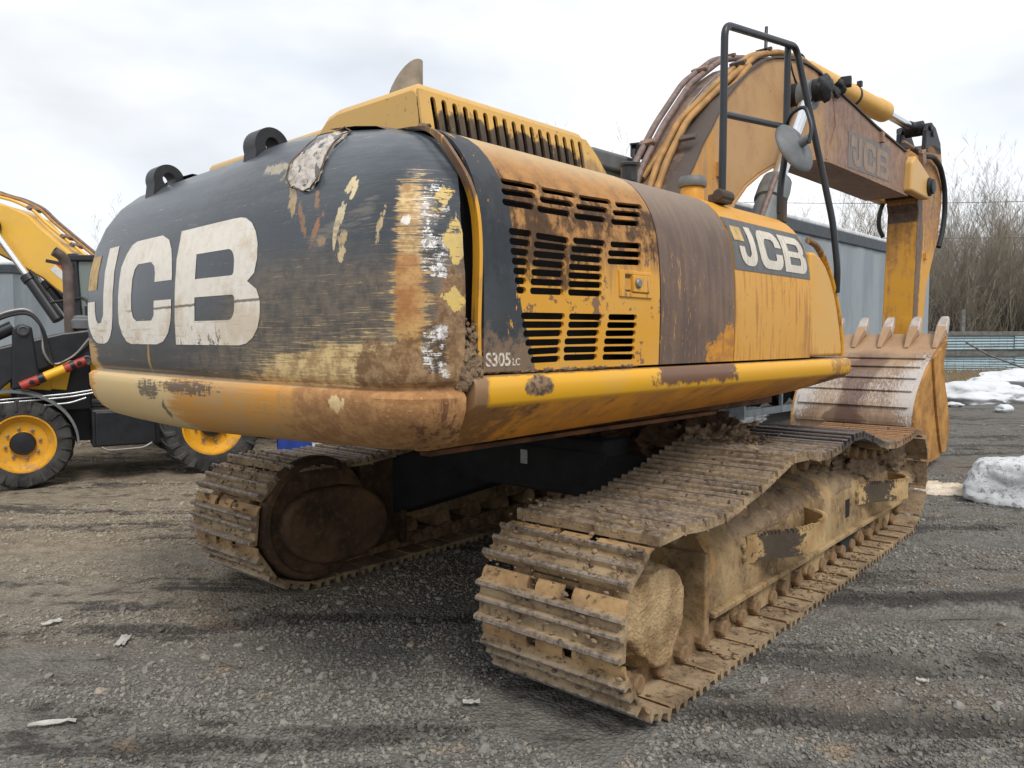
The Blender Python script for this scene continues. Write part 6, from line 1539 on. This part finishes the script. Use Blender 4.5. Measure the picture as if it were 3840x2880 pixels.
def plant(k, u, v, s, rz, label, group):
    src = kinds[k]
    if k not in used: r = src; used.add(k)
    else:
        r = src.copy(); COL.objects.link(r)
        for ch in src.children:
            q = ch.copy(); COL.objects.link(q); q.parent = r
    p = CAMP + RT * u + FW * v; r.location = (p.x, p.y, 0); r.rotation_euler.z = rz; r.scale = (s, s, s)
    return tag(r, label, 'tree', group)
rnd = random.Random(5)
G1 = 'bare trees behind the tin fence'; L1_ = 'bare grey brown tree among the dense thicket behind the tin fence'
for i in range(64):
    v = rnd.uniform(33.2, 46); px = rnd.uniform(1935, 2360); s = rnd.uniform(.72, 1.0) * (1.02 if px > 2030 else .85)
    plant(rnd.choice((0, 1, 2, 4, 5, 0)), (px - 1106) / 1661 * v, v, s * v / 43, rnd.uniform(0, 6.28), L1_, G1)
G2 = 'bare trees rising over the trailer roof'; L2_ = 'sparse bare tree rising above the trailer roof'
for i in range(26):
    v = rnd.uniform(40, 56); px = rnd.uniform(1570, 1930); s = rnd.uniform(.55, .95) * (.82 + (px - 1570) / 360 * .35)
    plant(rnd.choice((1, 2, 4, 5)), (px - 1106) / 1661 * v, v, s * v / 42, rnd.uniform(0, 6.28), L2_, G2)
for px, v, s, lab in ((1352, 34, .98, 'thin bare tree showing between the hood and the cab roof'), (1285, 38, .86, 'faint bare tree over the cab roof beside the engine hood'), (250, 40, .78, 'bare tree peeping above the left edge of the counterweight')):
    plant(3, (px - 1106) / 1661 * v, v, s, px, lab, None)
# undergrowth: shrubs and dead grass along the fence
b = MB(); rnd = random.Random(9)
for i in range(9000):
    v = rnd.uniform(24.5, 31.2); px = rnd.uniform(1985, 2330); u = (px - 1106) / 1661 * v
    if v < 28 and rnd.random() < .6: continue
    h = rnd.uniform(.12, .42) * (1.2 if v > 29.5 else 1); a = rnd.uniform(0, 6.28); p = CAMP + RT * u + FW * v; w = .010
    tx, ty = h * rnd.uniform(-.5, .5), h * rnd.uniform(-.5, .5)
    b.add([(p.x - w * RT.x, p.y - w * RT.y, 0), (p.x + w * RT.x, p.y + w * RT.y, 0), (p.x + tx * .5 + w * .6 * RT.x, p.y + ty * .5 + w * .6 * RT.y, h * .6), (p.x + tx, p.y + ty, h)], [(0, 1, 2), (0, 2, 3)])
tag(b.build('dry_grass', simple('dead_grass', lin(150, 132, 104), .9, 0, .3, 2)), kind='stuff')
b = MB()
for i in range(2800):
    v = rnd.uniform(33, 47); px = rnd.uniform(1940, 2340); u = (px - 1106) / 1661 * v; p = CAMP + RT * u + FW * v; h = rnd.uniform(1.2, 4.2)
    q = Vector((p.x, p.y, 0)); pts = [q]
    for k in range(3): q = q + Vector((rnd.uniform(-.35, .35), rnd.uniform(-.35, .35), h / 3)); pts.append(q)
    b.tube(pts, [.022, .016, .011, .005], 3, cap=False)
    for k in range(4):
        s = pts[1].lerp(pts[3], rnd.random()); e = s + Vector((rnd.uniform(-.6, .6), rnd.uniform(-.6, .6), rnd.uniform(.1, .8))); b.tube([s, e], [.010, .004], 3, cap=False)
tag(b.build('thicket', simple('thicket_bark', lin(130, 122, 106), .9, 0, .3, 2)), kind='stuff')
# --- overhead wires across the right background
for z0, lab in ((8.6 + 0, 'upper of two thin overhead wires crossing the trees at the right'), (6.9, 'lower of two thin overhead wires crossing the trees at the right')):
    pts = []
    for i in range(25):
        t = i / 24; u = 11 + 34 * t; v = 40 - 8 * t; p = CAMP + RT * u + FW * v; pts.append((p.x, p.y, z0 - .55 * 4 * t * (1 - t)))
    b = MB(); b.tube(pts, .014, 4, cap=False); tag(b.build('overhead_wire', simple('wire_black', (.05, .05, .055, 1), .6)), lab, 'wire')
# --- litter on the gravel
def litter(px, py, sx, sy, rz, label, col=(.50, .48, .44, 1)):
    d = 1.6 * 1661 / (py - 731); q = cam_empty('t', px, d); p = q.location.copy(); bpy.data.objects.remove(q)
    b = MB(); rows = []
    for i in range(7):
        rows.append([((i / 6 - .5) * sx, (j / 3 - .5) * sy * (1 - .3 * math.sin(i + 1) ** 2), .022 + .012 * noise.noise(Vector((i * .9, j * 1.1, px)))) for j in range(4)])
    b.rows(rows); o = b.build('litter', simple('litter_scrap', col, .7, 0, .25, 30), smooth=60, solid=.004); o.location = (p.x, p.y, gh(p.x, p.y)); o.rotation_euler.z = YAW + rz
    tag(o, label, 'litter')
litter(248, 1401, .05, .16, .2, 'pale scrap lying on dark gravel left of centre')
litter(91, 1360, .10, .05, .9, 'small white scrap on the gravel near the left edge')
litter(85, 1592, .18, .028, .25, 'long white splinter on the gravel at the lower left')
litter(1016, 1545, .075, .03, .05, 'small cream chip on the gravel left of the near track')
litter(2015, 1495, .05, .03, -.5, 'tiny white scrap on the gravel in the lower right')
